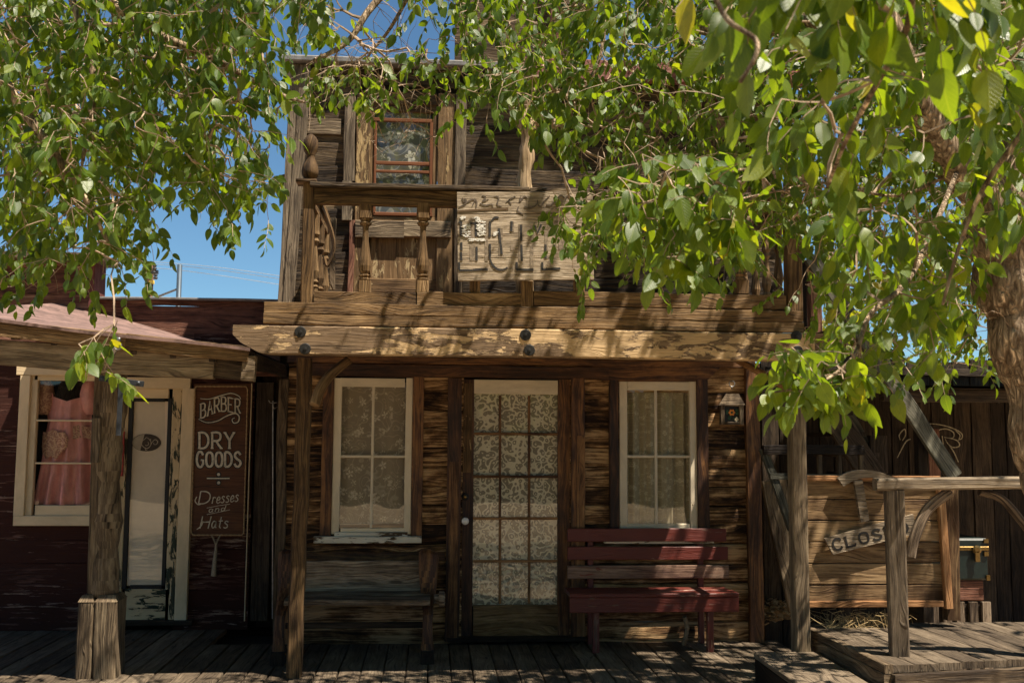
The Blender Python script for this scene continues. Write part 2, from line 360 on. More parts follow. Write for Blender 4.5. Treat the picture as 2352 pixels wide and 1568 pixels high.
M['ochredoor']=wood('peeling_brown_door',(.07,.038,.016),(.20,.12,.055),(.30,.19,.095),paint=(.46,.34,.18),cover=.30,bump=.7,knots=False)
M['orange']=wood('orange_painted_sash',(.10,.035,.012),(.22,.08,.025),(.34,.14,.05),paint=(.17,.062,.024),cover=.8,bump=.3,knots=False)
M['bench']=wood('red_painted_bench',(.05,.03,.02),(.26,.15,.10),(.42,.29,.2),paint=(.125,.02,.012),cover=.69,pu=4.0,pv=34.0,bump=.4,knots=False,rough=.5,spec=.5)
M['benchworn']=wood('worn_red_bench_slat',(.08,.04,.03),(.26,.16,.11),(.42,.31,.22),paint=(.22,.035,.022),cover=.30,bump=.5,knots=False)
M['signwood']=wood('bleached_plywood',(.20,.15,.10),(.42,.335,.235),(.60,.50,.38),contrast=.8,bump=1.0,knots=False,gs=1.6)
M['gate']=wood('pine_planks',(.06,.03,.012),(.23,.145,.07),(.40,.27,.14),contrast=1.2,bump=.4,vary=.7)
M['gatetrim']=wood('orange_pine_strip',(.12,.055,.02),(.38,.19,.08),(.52,.31,.15),contrast=1.0,bump=.6)
M['old']=wood('old_gray_bench_plank',(.05,.034,.022),(.21,.155,.105),(.42,.33,.235),contrast=1.3,bump=.9)
M['green']=wood('weathered_green_stringer',(.025,.024,.017),(.095,.09,.065),(.25,.235,.175),contrast=1.0,bump=.6)
M['signbrown']=wood('brown_sign_board',(.05,.016,.006),(.10,.036,.012),(.15,.06,.02),contrast=.8,bump=.2,knots=False,vary=.1,rough=.5)
M['black']=plain('black_iron',(.02,.019,.018),.55,.3,.3,30,.3)
M['iron']=plain('galvanised_iron',(.32,.31,.30),.42,.85,.4,30,.2)
M['bluesteel']=plain('blue_gray_steel',(.045,.05,.058),.5,.5,.4,20,.2)
M['brass']=plain('brass',(.20,.13,.045),.35,.9,.35,30,.15)
M['white']=plain('white_porcelain',(.75,.73,.68),.25,0,.1,20,.02,.6)
M['letter']=plain('white_sign_paint',(.62,.55,.42),.7,0,.35,60,.1)
M['blackpaint']=plain('black_sign_paint',(.012,.010,.008),.6,0,.2,30,.1)  # black paint for lettering, outlines and borders
M['ghost']=plain('ghost_paint',(.27,.215,.155),.9,0,.5,50,.4)
M['scriptp']=plain('faded_script_lettering',(.13,.10,.075),.8,0,.5,90,.3)
M['faded']=plain('faded_black_lettering',(.035,.033,.032),.8,0,.5,90,.3)
M['chalk']=plain('chalky_lettering',(.42,.36,.24),.9,0,.5,60,.2)
M['flake']=plain('white_paint_flakes',(.82,.80,.74),.8,0,.25,120,.6)
M['rope']=plain('brown_rope',(.42,.28,.14),.9,0,.5,160,.5)
M['tassel']=plain('tassel_rope',(.33,.26,.17),.9,0,.5,120,.5)
M['roofpink']=plain('pink_roll_roofing',(.19,.118,.10),.85,0,.5,6,.4)
M['roofgray']=plain('gray_metal_cap',(.22,.21,.2),.6,.4,.35,12,.2)
M['shade']=plain('beige_window_shade',(.80,.64,.48),.9,0,.08,3,.05)
M['oval']=plain('dark_oval_emblem',(.06,.035,.02),.6,0,.3,20,.05)
M['ovalpale']=plain('pale_faded_emblem',(.50,.40,.29),.7,0,.15,20,.05)
M['void']=plain('painted_dark_room',(.012,.010,.008),.95,0,.3,3,.0)  # near-black colour stands in for the shade inside rooms
M['redplate']=plain('red_enamel_plate',(.32,.03,.018),.45,0,.35,30,.1)
M['pole']=wood('utility_pole_wood',(.05,.025,.012),(.17,.09,.05),(.28,.17,.10),contrast=.9,bump=.5,knots=False)
M['bluepipe']=plain('blue_gray_pipe',(.06,.085,.11),.5,.4,.2,6,.05)
M['wire']=plain('pale_cable',(.35,.40,.45),.5,.3,.1,5,0)
M['yellow']=plain('yellow_band',(.6,.45,.08),.6,0,.1,5,0)
M['greentrunk']=plain('green_trunk_panel',(.003,.012,.009),.5,0,.4,20,.2)
M['straw']=plain('dry_straw',(.45,.32,.15),.9,0,.4,30,.2)
M['dress']=plain('pink_satin_cloth',(.74,.30,.255),.5,0,.16,7,.05,.4)
M['dresslace']=lace('tan_lace',(.62,.38,.24),(.38,.19,.13),38,'scroll')
M['torso']=wood('carved_figure_wood',(.12,.075,.04),(.38,.265,.15),(.58,.44,.28),contrast=1.0,bump=.5,knots=False)
M['lacedoor']=lace('scroll_lace_curtain',(.86,.76,.58),(.33,.28,.21),25,'scroll')
M['lacewin']=lace('floral_lace_curtain',(.74,.63,.48),(.36,.29,.21),10,'flower')
M['lacewin2']=lace('draped_lace_curtain',(.70,.60,.42),(.42,.35,.23),20,'flower')
M['lacetop']=lace('rose_lace_curtain',(.80,.74,.60),(.17,.16,.13),8,'flower')
M['glass']=glassmat()
M['glasstop']=glassmat('upper_window_glass',refl=.9)
M['leaf']=leafmat('elm_leaf')
M['bark']=barkmat('elm_bark',(.10,.06,.033),(.76,.57,.38),15)
M['twig']=plain('twig_bark',(.34,.245,.165),.8,0,.35,40,.3)
M['flowerorange']=plain('orange_flower',(.75,.25,.03),.6,0,.2,50,.1)
M['flowerwhite']=plain('cream_flower',(.75,.62,.4),.6,0,.2,50,.1)
M['flowerleaf']=plain('painted_green_leaves',(.03,.09,.04),.6,0,.5,60,.1)
M['litter']=plain('dry_leaf_litter',(.42,.29,.15),.95,0,.5,40,.4)
# ground
def groundmat():
    m,nt,out=newmat('sandy_ground'); n=N(nt); tc=n.new('ShaderNodeTexCoord')
    a=n.noise(tc.outputs['Object'],.5,6,.6); b_=n.noise(tc.outputs['Object'],18,5,.7)
    c=n.mix(n.thr(a,.35,.65),(.34,.25,.16),(.50,.38,.25)); c=n.mix(n.math('MULTIPLY',n.thr(b_,.4,.7),.5),c,(.24,.17,.11))
    p=n.new('ShaderNodeBsdfPrincipled'); n.link(c,p.inputs['Base Color']); p.inputs['Roughness'].default_value=.95; p.inputs['Specular IOR Level'].default_value=.1
    b=n.new('ShaderNodeBump'); b.inputs['Strength'].default_value=.6; b.inputs['Distance'].default_value=.03; n.link(b_,b.inputs['Height']); n.link(b.outputs[0],p.inputs['Normal']); n.link(p.outputs[0],out.inputs[0]); return m
M['ground']=groundmat()

# ------------------------------------------------------------------ setting: ground, boardwalk
GZ=-.32
g=MB(); S_=260
g.face_=None
b0=len(g.v)
P=[[(x,y,GZ+ (0 if abs(x)<12 and abs(y)<12 else rng.gauss(0,.03))) for x in [-S_,-60,-20,-12,-4,4,12,20,60,S_]] for y in [-S_,-60,-20,-12,-4,4,12,20,60,S_]]
g.grid(P,r=.5)
tag(g.build('ground',M['ground'],smooth=True),None,None,kind='structure')
m=MB(); x=-5.2
while x<2.62:
    w=.150+rng.uniform(-.006,.006)
    y1=.7 if x<-1.72 else .02
    gap=rng.uniform(.005,.010)
    m.box((x,-2.4,-.04+rng.uniform(-.002,.002)),(x+w-gap,y1,rng.uniform(-.002,.002)),'y',jit=.0016,bev=.006,seg=.4); x+=w
tag(m.build('boardwalk',M['deck']),None,None,kind='structure')
m=MB(); m.box((-5.3,-2.42,GZ),(2.64,-2.38,-.045),'x')
m.box((-5.3,-2.38,-.16),(2.64,.7,-.06),'x'); tag(m.build('boardwalk_edge',M['dark']),None,None,kind='structure')

# ------------------------------------------------------------------ siding helpers
def holes(z,ops): return sorted([(o[0],o[1]) for o in ops if o[2]<z<o[3]])
def spans(x0,x1,z,ops):
    out=[]; c=x0
    for a,b in holes(z,ops):
        if a>c: out.append((c,min(a,x1)))
        c=max(c,b)
    if c<x1: out.append((c,x1))
    return [q for q in out if q[1]-q[0]>.01]
def siding(m,x0,x1,z0,z1,Y,h,kind,ops=(),jit=.003,splits=.25):
    z=z0
    while z<z1-.01:
        hh=min(h*rng.uniform(.93,1.07),z1-z)
        for a,b in spans(x0,x1,z+hh/2,ops):
            cuts=[a]
            while b-cuts[-1]>2.2 and rng.random()<splits*3: cuts.append(cuts[-1]+rng.uniform(1.0,1.9))
            cuts=[c for c in cuts if b-c>.3 or c==a]+[b]
            for i in range(len(cuts)-1):
                c0,c1=cuts[i],cuts[i+1]-(.003 if i<len(cuts)-2 else 0); H=hh/2
                if kind=='log': pts=[(-H,-.03),(-H,-.004),(-H*.9,.007),(-H*.5,.015),(H*.1,.017),(H*.6,.014),(H*.93,.006),(H,-.004),(H,-.03)]
                elif kind=='lap': pts=[(-H-.01,-.03),(-H-.01,.018),(-H+.004,.021),(H,.002),(H,-.03)]
                else: pts=[(-H,-.03),(-H,-.003),(-H+.004,0),(H-.004,0),(H,-.003),(H,-.03)]
                pts=pts[::-1]
                m.prof((c0,Y,z+H),(c1,Y,z+H),pts,(0,-1,0),jit=jit,seg=.3,caps=True)
        z+=hh
def opx(x0,y0,x1,y1,Y):
    xm,ym=(x0+x1)/2,(y0+y1)/2
    return (W(x0,ym,Y).x,W(x1,ym,Y).x,W(xm,y1,Y).z,W(xm,y0,Y).z)
def pane(parent,x0,y0,x1,y1,Y,mat,name='pane'):
    m=MB(); m.grid([[W(x0,y1,Y),W(x1,y1,Y)],[W(x0,y0,Y),W(x1,y0,Y)]],r=.5); return m.build(name,mat,parent)
def curtain(parent,x0,y0,x1,y1,Y,mat,amp=.008,freq=40,seed=0,name='curtain',lean=0.0):
    a=W(x0,y1,Y); b=W(x1,y0,Y); R=14; Cn=60; P=[];U=[]; q=random.Random(seed); ph=[q.random()*6 for _ in range(4)]
    for i in range(R+1):
        z=a.z+(b.z-a.z)*i/R; row=[];ur=[]
        for j in range(Cn+1):
            xx=a.x+(b.x-a.x)*j/Cn; t=i/R
            dy=amp*(math.sin(freq*xx+ph[0]+lean*t)+.6*math.sin(freq*1.73*xx+ph[1]-lean*t*1.3)+.4*math.sin(freq*2.9*xx+ph[2]))
            row.append((xx,Y+.02+dy,z)); ur.append((xx*1.05+dy*.6,z))
        P.append(row);U.append(ur)
    m=MB(); m.grid(P,U,r=.5); return m.build(name,mat,parent,smooth=True)
def roomback(parent,op,Y,depth=.6,name='interior'):
    m=MB(); x0,x1,z0,z1=op
    m.grid([[(x0-.3,Y+depth,z0-.2),(x1+.3,Y+depth,z0-.2)],[(x0-.3,Y+depth,z1+.2),(x1+.3,Y+depth,z1+.2)]],r=.5)
    for q in (((x0-.3,Y+.06),(x0-.3,Y+depth)),((x1+.3,Y+.06),(x1+.3,Y+depth))):
        m.grid([[(q[0][0],q[0][1],z0-.2),(q[1][0],q[1][1],z0-.2)],[(q[0][0],q[0][1],z1+.2),(q[1][0],q[1][1],z1+.2)]],r=.5)
    for z in (z0-.2,z1+.2): m.grid([[(x0-.3,Y+.06,z),(x1+.3,Y+.06,z)],[(x0-.3,Y+depth,z),(x1+.3,Y+depth,z)]],r=.5)
    return m.build(name,M['void'],parent)

# ================================================================== MAIN TWO-STOREY BUILDING
B=thing('wooden_building','old two storey wooden building with front porch and railed balcony','building',(0,0,0))
XL=W(655,1200).x; XR=W(1735,1200).x
opW1=opx(764,872,943,1222,0); opW2=opx(1425,880,1600,1212,0); opD=opx(1062,872,1308,1466,0)
opD=(opD[0],opD[1],-.1,opD[3])
m=MB(); siding(m,XL,XR,0.0,2.36,0,.148,'log',[opW1,opW2,opD],jit=.0035); m.build('wall',M['log'],B)
# side walls and upper storey
ZF=W(1176,703,-1.46).z                                    # balcony floor height
ZT=W(690,152,0).z
m=MB()
xl2=W(672,420).x; xr2=W(1790,420).x
opU=opx(850,245,1003,668,0)
siding(m,xl2,W(1040,400).x,ZF-.1,ZT,0,.168,'lap',[opx(815,215,1045,700,0)],jit=.006,splits=0)
siding(m,W(1066,400).x,xr2,ZF-.1,ZT,0,.172,'lap',[],jit=.006)
siding(m,W(1045,60).x,W(1345,60).x,ZT+.03,ZT+1.0,-.01,.19,'lap',[],jit=.006)
m.build('upper_wall',M['clap'],B)
m=MB()
for xs,y0,y1 in ((xl2,.02,3.4),(XR,.04,3.4),(XL+.02,.04,3.4)):
    zt=ZT-.03 if xs!=XL+.02 else 2.3
    yy=y0
    while yy<y1:
        m.box((xs-.02,yy,0 if xs!=xl2 else 2.3),(xs+.01,yy+.19,zt),'z',jit=.002); yy+=.195
m.box((xl2,3.3,0),(xr2,3.4,ZT-.2),'x'); m.build('side_wall',M['clap'],B)
m=MB(); m.box((xl2-.1,-.12,ZT),(xr2+.1,3.6,ZT+.05),'x',bev=.01); m.build('roof',M['roofgray'],B)
m=MB(); m.box((W(1170,160).x,-.20,ZT-.10),(xr2+.15,-.125,ZT+.06),'x',jit=.002); m.build('fascia',M['redtrim'],B)
m=MB(); m.box((W(1262,60).x,-.1,ZT),(W(1285,60).x,-.02,ZT+1.1),'z'); m.build('sign_frame_post',M['redtrim'],B)
# corner boards
m=MB()
m.board(W(662,700,-.05),W(702,150,-.05),.085,.03,(0,-1,0),jit=.0022,bev=.003)
m.board(W(650,700,-.03),W(680,150,-.03),.07,.05,(0,-1,0),jit=.003,bev=.003)
m.build('corner_board',M['pale'],B)
m=MB(); m.rect(632,872,654,1470,-.06,.05,'z',jit=.003); m.build('corner_board',M['gray'],B)
m=MB(); m.rect(1718,835,1750,1480,-.06,.07,'z',jit=.003); m.build('corner_board',M['stain'],B,label='dark right corner board')
m=MB(); m.rect(660,823,1735,838,-.05,.04,'x',jit=.002); m.rect(706,838,1398,867,-.055,.03,'x',jit=.002); m.build('head_board',M['stain'],B)
m=MB(); m.poly([W(1385,876,-.05),W(1622,876,-.05),W(1655,843,-.05),W(1360,840,-.05)],.03); m.build('head_board',M['stain'],B)
m=MB(); m.rect(655,1268,1022,1288,-.04,.03,'x',jit=.002); m.build('belt_board',M['stain'],B)

# window left / right
def lower_window(x0,y0,x1,y1,mx,my,cas,mat,sill,seed,amp,freq,lab):
    w=sub('window',B,W((x0+x1)/2,y1,-.02),lab)
    m=MB()
    m.rect(cas[0],cas[4],cas[1],cas[5],-.055,.05,'z',jit=.002); m.build('casing',M['stain'],w); m=MB(); m.rect(cas[2],cas[4],cas[3],cas[5],-.055,.05,'z',jit=.002)
    m.build('casing',M['stain'],w)
    m=MB(); s=18
    m.rect(x0,y0,x0+s,y1,-.04,.045,'z',jit=.001); m.rect(x1-s+2,y0,x1,y1,-.04,.045,'z',jit=.001)
    m.rect(x0+s,y0,x1-s+2,y0+20,-.037,.04,'x'); m.rect(x0+s,y1-14,x1-s+2,y1,-.037,.04,'x',jit=.001)
    m.rect(mx-3,y0+20,mx+3,y1-14,-.032,.02,'z'); m.rect(x0+s,my-3,mx-3,my+3,-.031,.02,'x'); m.rect(mx+3,my-3,x1-s+2,my+3,-.031,.02,'x')
    m.build('sash',M['sash'],w)
    pane(w,x0+s-2,y0+18,x1-s+4,y1-12,-.016,M['glass'])
    curtain(w,x0+s-6,y0+10,x1-s+8,y1-8,.03,mat,amp,freq,seed)
    if sill:
        m=MB(); m.rect(720,1232,968,1247,-.11,.12,'x',jit=.001); m.rect(768,1222,936,1232,-.07,.07,'x'); m.build('sill',M['sill'],w)
    return w
lower_window(764,868,946,1226,855,1048,(738,763,947,972,862,1238),M['lacewin'],True,3,.006,26,'white sash window with floral lace')
lower_window(1423,876,1601,1216,1507,1048,(1401,1422,1602,1628,872,1228),M['lacewin2'],False,5,.016,48,'white sash window with draped lace')
m=MB(); m.rect(1390,1238,1640,1248,-.09,.1,'x',jit=.001); m.build('sill',M['sill'],B)
for op in (opW1,opW2,(opD[0],opD[1],0.02,opD[3])): roomback(B,op,.06,.5)
m=MB(); m.rect(780,1203,850,1218,.0,.008,'x'); m.build('paper_strip',M['shade'],B)

# lower door
dr=sub('door',B,W(1185,1465,0),'fifteen light glazed door with lace curtain')
m=MB(); m.rect(1026,868,1058,1472,-.07,.07,'z',jit=.002); m.build('door_post',M['stain'],B)
m=MB(); m.rect(1030,1060,1052,1470,-.076,.02,'z',jit=.002); m.build('door_trim',M['honey'],B)
m=MB(); m.rect(1312,868,1343,1472,-.06,.06,'z',jit=.002); m.build('door_post',M['stain'],B)
m=MB(); m.rect(1325,1000,1344,1470,-.066,.02,'z',jit=.002); m.build('door_trim',M['honey'],B)
m=MB(); m.rect(1060,871,1087,1466,-.012,.04,'z'); m.build('lock_stile',M['stain'],dr)
m=MB(); m.rect(1063,880,1084,1085,-.0155,.02,'z',jit=.001); m.build('peeling_stile_paint',M['ochre'],dr)
m=MB(); m.rect(1281,871,1311,1466,-.012,.04,'z'); m.build('hinge_stile',M['stain'],dr)
m=MB(); m.rect(1087,872,1281,905,-.010,.035,'x'); m.build('top_rail',M['sash'],dr)
m=MB(); m.rect(1087,1389,1281,1466,-.010,.035,'x'); m.build('bottom_rail',M['rail'],dr)
m=MB()
ys=[905,996,1094,1190,1288,1389]
for y in ys[1:-1]: m.rect(1087,y-3,1281,y+3,-.006,.02,'x')
for xx in (1148.5,1215.5):
    for i in range(5): m.rect(xx-3,ys[i]+3,xx+3,ys[i+1]-3,-.0055,.02,'z')
m.build('muntins',M['honey'],dr)
pane(dr,1086,904,1282,1390,.008,M['glass'])
curtain(dr,1084,900,1284,1392,.03,M['lacedoor'],.003,34,8)
m=MB(); kz=W(1068,1195,-.012); m.lathe(kz,[(0,.012),(.03,.012),(.035,.024),(.05,.029),(.062,.024),(.068,.008)],16,axis='y'); m.build('knob',M['white'],dr,smooth=True)
m=MB(); kz=W(1068,1140,-.012); m.lathe(kz,[(0,.03),(.008,.03),(.012,.026)],18,axis='y'); m.build('lock_plate',M['black'],dr,smooth=True)
m=MB(); m.lathe(kz,[(.012,.015),(.022,.014),(.024,.006)],14,axis='y'); m.build('lock_cylinder',M['brass'],dr,smooth=True)
m=MB(); m.rect(1028,1464,1345,1474,-.10,.12,'x'); m.build('threshold',M['dark'],B)

# upper door
ud=sub('balcony_door',B,W(925,668,0),'weathered upper door with orange framed lace window')
m=MB(); m.rect(815,215,848,672,-.035,.045,'z',jit=.001); m.rect(848,212,1004,240,-.033,.04,'x'); m.build('casing',M['ochre'],ud); m=MB(); m.rect(1004,215,1044,672,-.035,.045,'z',jit=.001); m.build('casing',M['ochre'],ud)
m=MB(); m.rect(848,240,1004,258,-.02,.03,'x'); m.rect(848,258,858,500,-.02,.03,'z'); m.rect(993,258,1004,500,-.02,.03,'z'); m.rect(848,498,1004,546,-.021,.03,'x'); m.build('door_slab',M['ochredoor'],ud)
m=MB(); m.rect(848,640,1004,672,-.019,.03,'x'); m.build('bottom_rail',M['ochredoor'],ud)
m=MB(); m.rect(850,546,1002,670,-.012,.02,'z'); m.build('lower_panel',M['ochredoor'],ud)
m=MB(); m.rect(816,506,928,545,-.06,.025,'x',jit=.002); m.build('cross_board',M['gray'],ud); m=MB(); m.rect(928,507,1036,544,-.055,.025,'x',jit=.002); m.build('cross_board',M['gray'],ud)
m=MB(); m.rect(858,272,993,280,-.03,.02,'x'); m.rect(858,280,864,490,-.03,.02,'z'); m.rect(986,280,993,490,-.03,.02,'z'); m.rect(858,488,993,496,-.03,.02,'x'); m.rect(864,371,986,379,-.029,.02,'x'); m.rect(864,391,986,397,-.028,.02,'x'); m.build('window_sash',M['orange'],ud)
pane(ud,860,258,990,492,-.012,M['glasstop'])
curtain(ud,860,258,990,494,.0,M['lacetop'],.004,18,12)
m=MB()
m.rect(790,216,815,415,-.05,.045,'z',jit=.003); m.build('batten',M['pale'],B)
m=MB(); m.rect(785,415,808,505,-.05,.045,'z',jit=.003); m.build('batten',M['pale'],B)
m=MB(); m.rect(1045,210,1070,425,-.05,.045,'z',jit=.003); m.build('batten',M['pale'],B)
m=MB(); m.rect(1043,425,1062,690,-.05,.045,'z',jit=.003); m.build('batten',M['gray'],B)
m=MB(); m.rect(800,505,813,672,-.045,.04,'z',jit=.003); m.build('batten',M['redbrown'],B)
m=MB(); m.rect(692,272,783,308,-.035,.018,'x',jit=.002); m.build('patch_board',M['gray'],B)
for i in range(26):
    m=MB(); p=W(742+rng.uniform(-14,14),232+rng.uniform(-12,34),-.032); m.lathe(p,[(0,.004),(.004,.004)],8,axis='y'); m.build('nail_hole',M['black'],B)

# balcony
YB=-1.46
m=MB(); x=W(612,703,YB).x; xe=W(1840,703,YB).x
while x<xe:
    m.box((x,YB+.05,ZF-.075),(x+.138,-.03,ZF-.04),'y',jit=.001); x+=.145
m.build('balcony_floor',M['stain'],B)
bm_=sub('beam',B,W(1200,790,-1.5))
m=MB(); y0,y1=W(1176,757,-1.52).z,W(1176,820,-1.52).z
tl=W(535,748,-1.52); tr=W(1905,765,-1.52)
zt=W(1176,755,-1.52).z; zb=W(1176,820,-1.52).z; h=zt-zb
n_=46
prof=[]
xa=tl.x; xb=tr.x
P=[(xa,zt)]; 
bot=[(xa,zt-.06),(xa+.05,zt-.11),(xa+.16,zb+.01),(xa+.22,zb)]; botr=[(xb-.10,zb),(xb-.05,zb+.03),(xb-.005,zt-.08)]
# body as a swept board plus shaped ends
m.box((xa+.22,-1.52,zb),(xb-.10,-1.42,zt),'x',jit=.0012,bev=.008,seg=.5)
m.poly([(xa,-1.52,zt-.06),(xa+.05,-1.52,zt-.11),(xa+.16,-1.52,zb+.012),(xa+.2195,-1.52,zb+.001),(xa+.2195,-1.52,zt),(xa,-1.52,zt)],.1,r=m.r[0])
m.poly([(xb-.0995,-1.52,zb+.001),(xb-.05,-1.52,zb+.02),(xb-.004,-1.52,zt-.10),(xb,-1.52,zt),(xb-.0995,-1.52,zt)],.1,r=m.r[0])
m.build('timber',M['beam'],bm_)
for (u,v) in ((690,762),(701,801),(1207,769),(1216,804),(1829,772),(1832,806)):
    m=MB(); c=W(u,v,-1.521); m.lathe(c,[(0,.036),(.004,.036),(.006,.032),(.0065,.012),(.014,.011),(.015,.005)],18,axis='y'); m.build('bolt',M['black'],bm_)
m=MB(); m.box((W(605,728,YB).x,YB,W(1176,753,YB).z),(W(1846,728,YB).x,YB+.05,W(1176,703,YB).z-.075),'x',jit=.002); m.box((W(606,728,YB).x,YB+.002,W(1176,703,YB).z-.073),(W(1845,728,YB).x,YB+.05,W(1176,703,YB).z),'x',jit=.002); m.build('rim_board',M['rail'],B)
m=MB(); m.rect(721,670,955,704,-1.44,.05,'x',jit=.002); m.rect(958,671,1197,706,-1.438,.05,'x',jit=.002); m.rect(1226,673,1806,706,-1.44,.05,'x',jit=.002); m.build('bottom_rail',M['rail'],B)
hz=W(1176,431,-1.45).z
m=MB(); m.box((W(712,425,-1.48).x,-1.48,hz-.028),(W(1216,425,-1.48).x,-1.34,hz),'x',jit=.002); m.box((W(1218,425,-1.48).x,-1.478,hz-.03),(W(1815,425,-1.48).x,-1.34,hz-.002),'x',jit=.002); m.build('handrail',M['gray'],B)
m=MB(); m.box((W(722,440,-1.44).x,-1.44,hz-.135),(W(1052,440,-1.44).x,-1.39,hz-.03),'x',jit=.001); m.box((W(1053,440,-1.44).x,-1.438,hz-.13),(W(1810,440,-1.44).x,-1.39,hz-.031),'x',jit=.001); m.build('sub_rail',M['rail'],B)
def balcony_post(u0,u1,vt,Y,finial=True,mat='rail'):
    m=MB(); a=W(u0,560,Y).x; b=W(u1,560,Y).x; c=(a+b)/2
    m.box((a,Y,ZF-.002),(b,Y+(b-a),hz if finial else W(u0,vt,Y).z),'z',jit=.002,bev=.008)
    o=m.build('newel_post',M[mat],B)
    if finial:
        m=MB(); m.box((a-.045,Y-.03,hz+.001),(b+.01,Y+(b-a)+.03,hz+.022),'x'); k=hz+.022
        m.lathe((c,Y+(b-a)/2,k),[(0,.026),(.02,.034),(.03,.05),(.06,.056),(.10,.05),(.14,.032),(.17,.028),(.20,.045),(.235,.05),(.27,.046),(.295,.03),(.31,.012)],16)
        m.build('finial',M['rail'],o,smooth=True)
    return o
balcony_post(693,720,415,-1.44)
balcony_post(1197,1225,645,-1.45,False)
balcony_post(1809,1843,540,-1.44)
def baluster(cx,v0,v1,Y,w=.085,mat='rail'):
    z0=W(cx,v1,Y).z; z1=W(cx,v0,Y).z; c=W(cx,(v0+v1)/2,Y); H=z1-z0; k=w/.085
    m=MB(); m.box((c.x-w/2,Y,z0),(c.x+w/2,Y+w,z0+.13*H),'z',bev=.01)
    pr=[(.13,.036),(.15,.040),(.165,.030),(.19,.040),(.205,.026),(.24,.036),(.30,.041),(.36,.039),(.46,.030),(.58,.021),(.70,.018),(.75,.022),(.765,.036),(.785,.040),(.80,.028),(.82,.036),(.835,.036)]
    m.lathe((c.x,Y+w/2,z0),[(a*H,b*k) for a,b in pr],18,r=.6)
    m.box((c.x-w/2,Y,z0+.835*H),(c.x+w/2,Y+w,z1),'z',bev=.01)
    return m.build('baluster',M[mat],B,smooth=False)
baluster(838,466,670,-1.44); baluster(971,466,670,-1.44)
baluster(1705,436,674,-1.44,.09)
for (u0,u1,vt) in ((1080,1104,645),(1318,1344,645)):
    m=MB(); m.rect(u0,436,u1,674,-1.42,.03,'z',jit=.001); m.build('baluster',M['rail'],B)
# side rails (run back to the wall)
for X,ts in ((W(707,560,-1.42).x,(.25,.5,.78)),(W(1826,560,-1.42).x,(.22,.42,.62,.82))):
    m=MB(); m.box((X-.04,-1.34,hz-.03),(X+.04,-.03,hz-.001),'y',jit=.002); m.box((X-.02,-1.33,hz-.12),(X+.02,-.03,hz-.032),'y'); m.box((X-.025,-1.33,ZF+.0),(X+.025,-.03,ZF+.09),'y'); m.build('side_rail',M['rail'],B)
    for t in ts:
        y=-1.36+1.3*t; m=MB(); H=hz-.12-(ZF+.09); z0=ZF+.09
        pr=[(0,.03),(.12,.03),(.13,.036),(.16,.022),(.19,.034),(.22,.022),(.32,.036),(.5,.024),(.62,.016),(.68,.032),(.72,.02),(.76,.034),(.8,.03),(1,.03)]
        m.lathe((X,y,z0),[(a*H,b) for a,b in pr],12); m.build('baluster',M['rail'],B)
# scroll bracket against left wall
m=MB()
pts=smoothpath([W(738,470,-.9),W(750,500,-.9),W(763,540,-.9),W(766,575,-.9),W(752,610,-.9),W(745,590,-.9)],6); m.tube(pts,[.03-.012*i/len(pts) for i in range(len(pts))],8,sq=.6); m.build('scroll_bracket',M['rail'],B)
m=MB(); m.rect(757,500,770,665,-.35,.05,'z',jit=.002); m.build('side_post',M['gray'],B)
# porch posts
def slant_post(ua,va,ub,vb,Y,w,d,mat,parent=B,jit=.004,name='porch_post'):
    m=MB(); m.board(W(ua,va,Y)+V((0,d/2,0)),W(ub,vb,Y)+V((0,d/2,0)),w,d,(0,-1,0),jit=jit,bev=.010,seg=.22); return m.build(name,M[mat],parent)
pz=WZ(673,1557,0.0); slant_post(673,1557,699,822,pz.y,.094,.094,'rail')
m=MB(); a=W(1832,822,-1.42); m.box((a.x-.05,-1.42,GZ),(a.x+.05,-1.32,a.z),'z',jit=.002,bev=.008,seg=.3); m.build('porch_post',M['gray'],B)
# curved braces
m=MB(); pts=smoothpath([W(722,930,-1.36),W(735,895,-1.30),W(760,860,-1.2),W(800,828,-1.1)],6); m.tube(pts,[.034]*len(pts),10,sq=.75); m.build('brace',M['rail'],B,smooth=True)
m=MB(); pts=smoothpath([W(1815,900,-1.36),W(1770,868,-1.3),W(1715,838,-1.15),W(1690,824,-1.0)],6); m.tube(pts,[.030]*len(pts),10,sq=.8); m.build('brace',M['honey'],B,smooth=True)
# ceiling joists under the balcony
for i in range(6):
    m=MB(); X=W(690,800,-1.2).x+i*.72; m.box((X,-1.40,ZF-.16),(X+.045,-.06,ZF-.08),'y'); m.build('joist',M['stain'],B)

# ================================================================== sign on the balcony rail
YS=-1.50
sg=thing('balcony_sign','peeling bleached wooden sign with faded black lettering hung on the balcony rail','sign',W(1207,645,YS))
sgm=MB(); c=[W(1052,645,YS),W(1364,642,YS),W(1362,440,YS),W(1050,441,YS)]
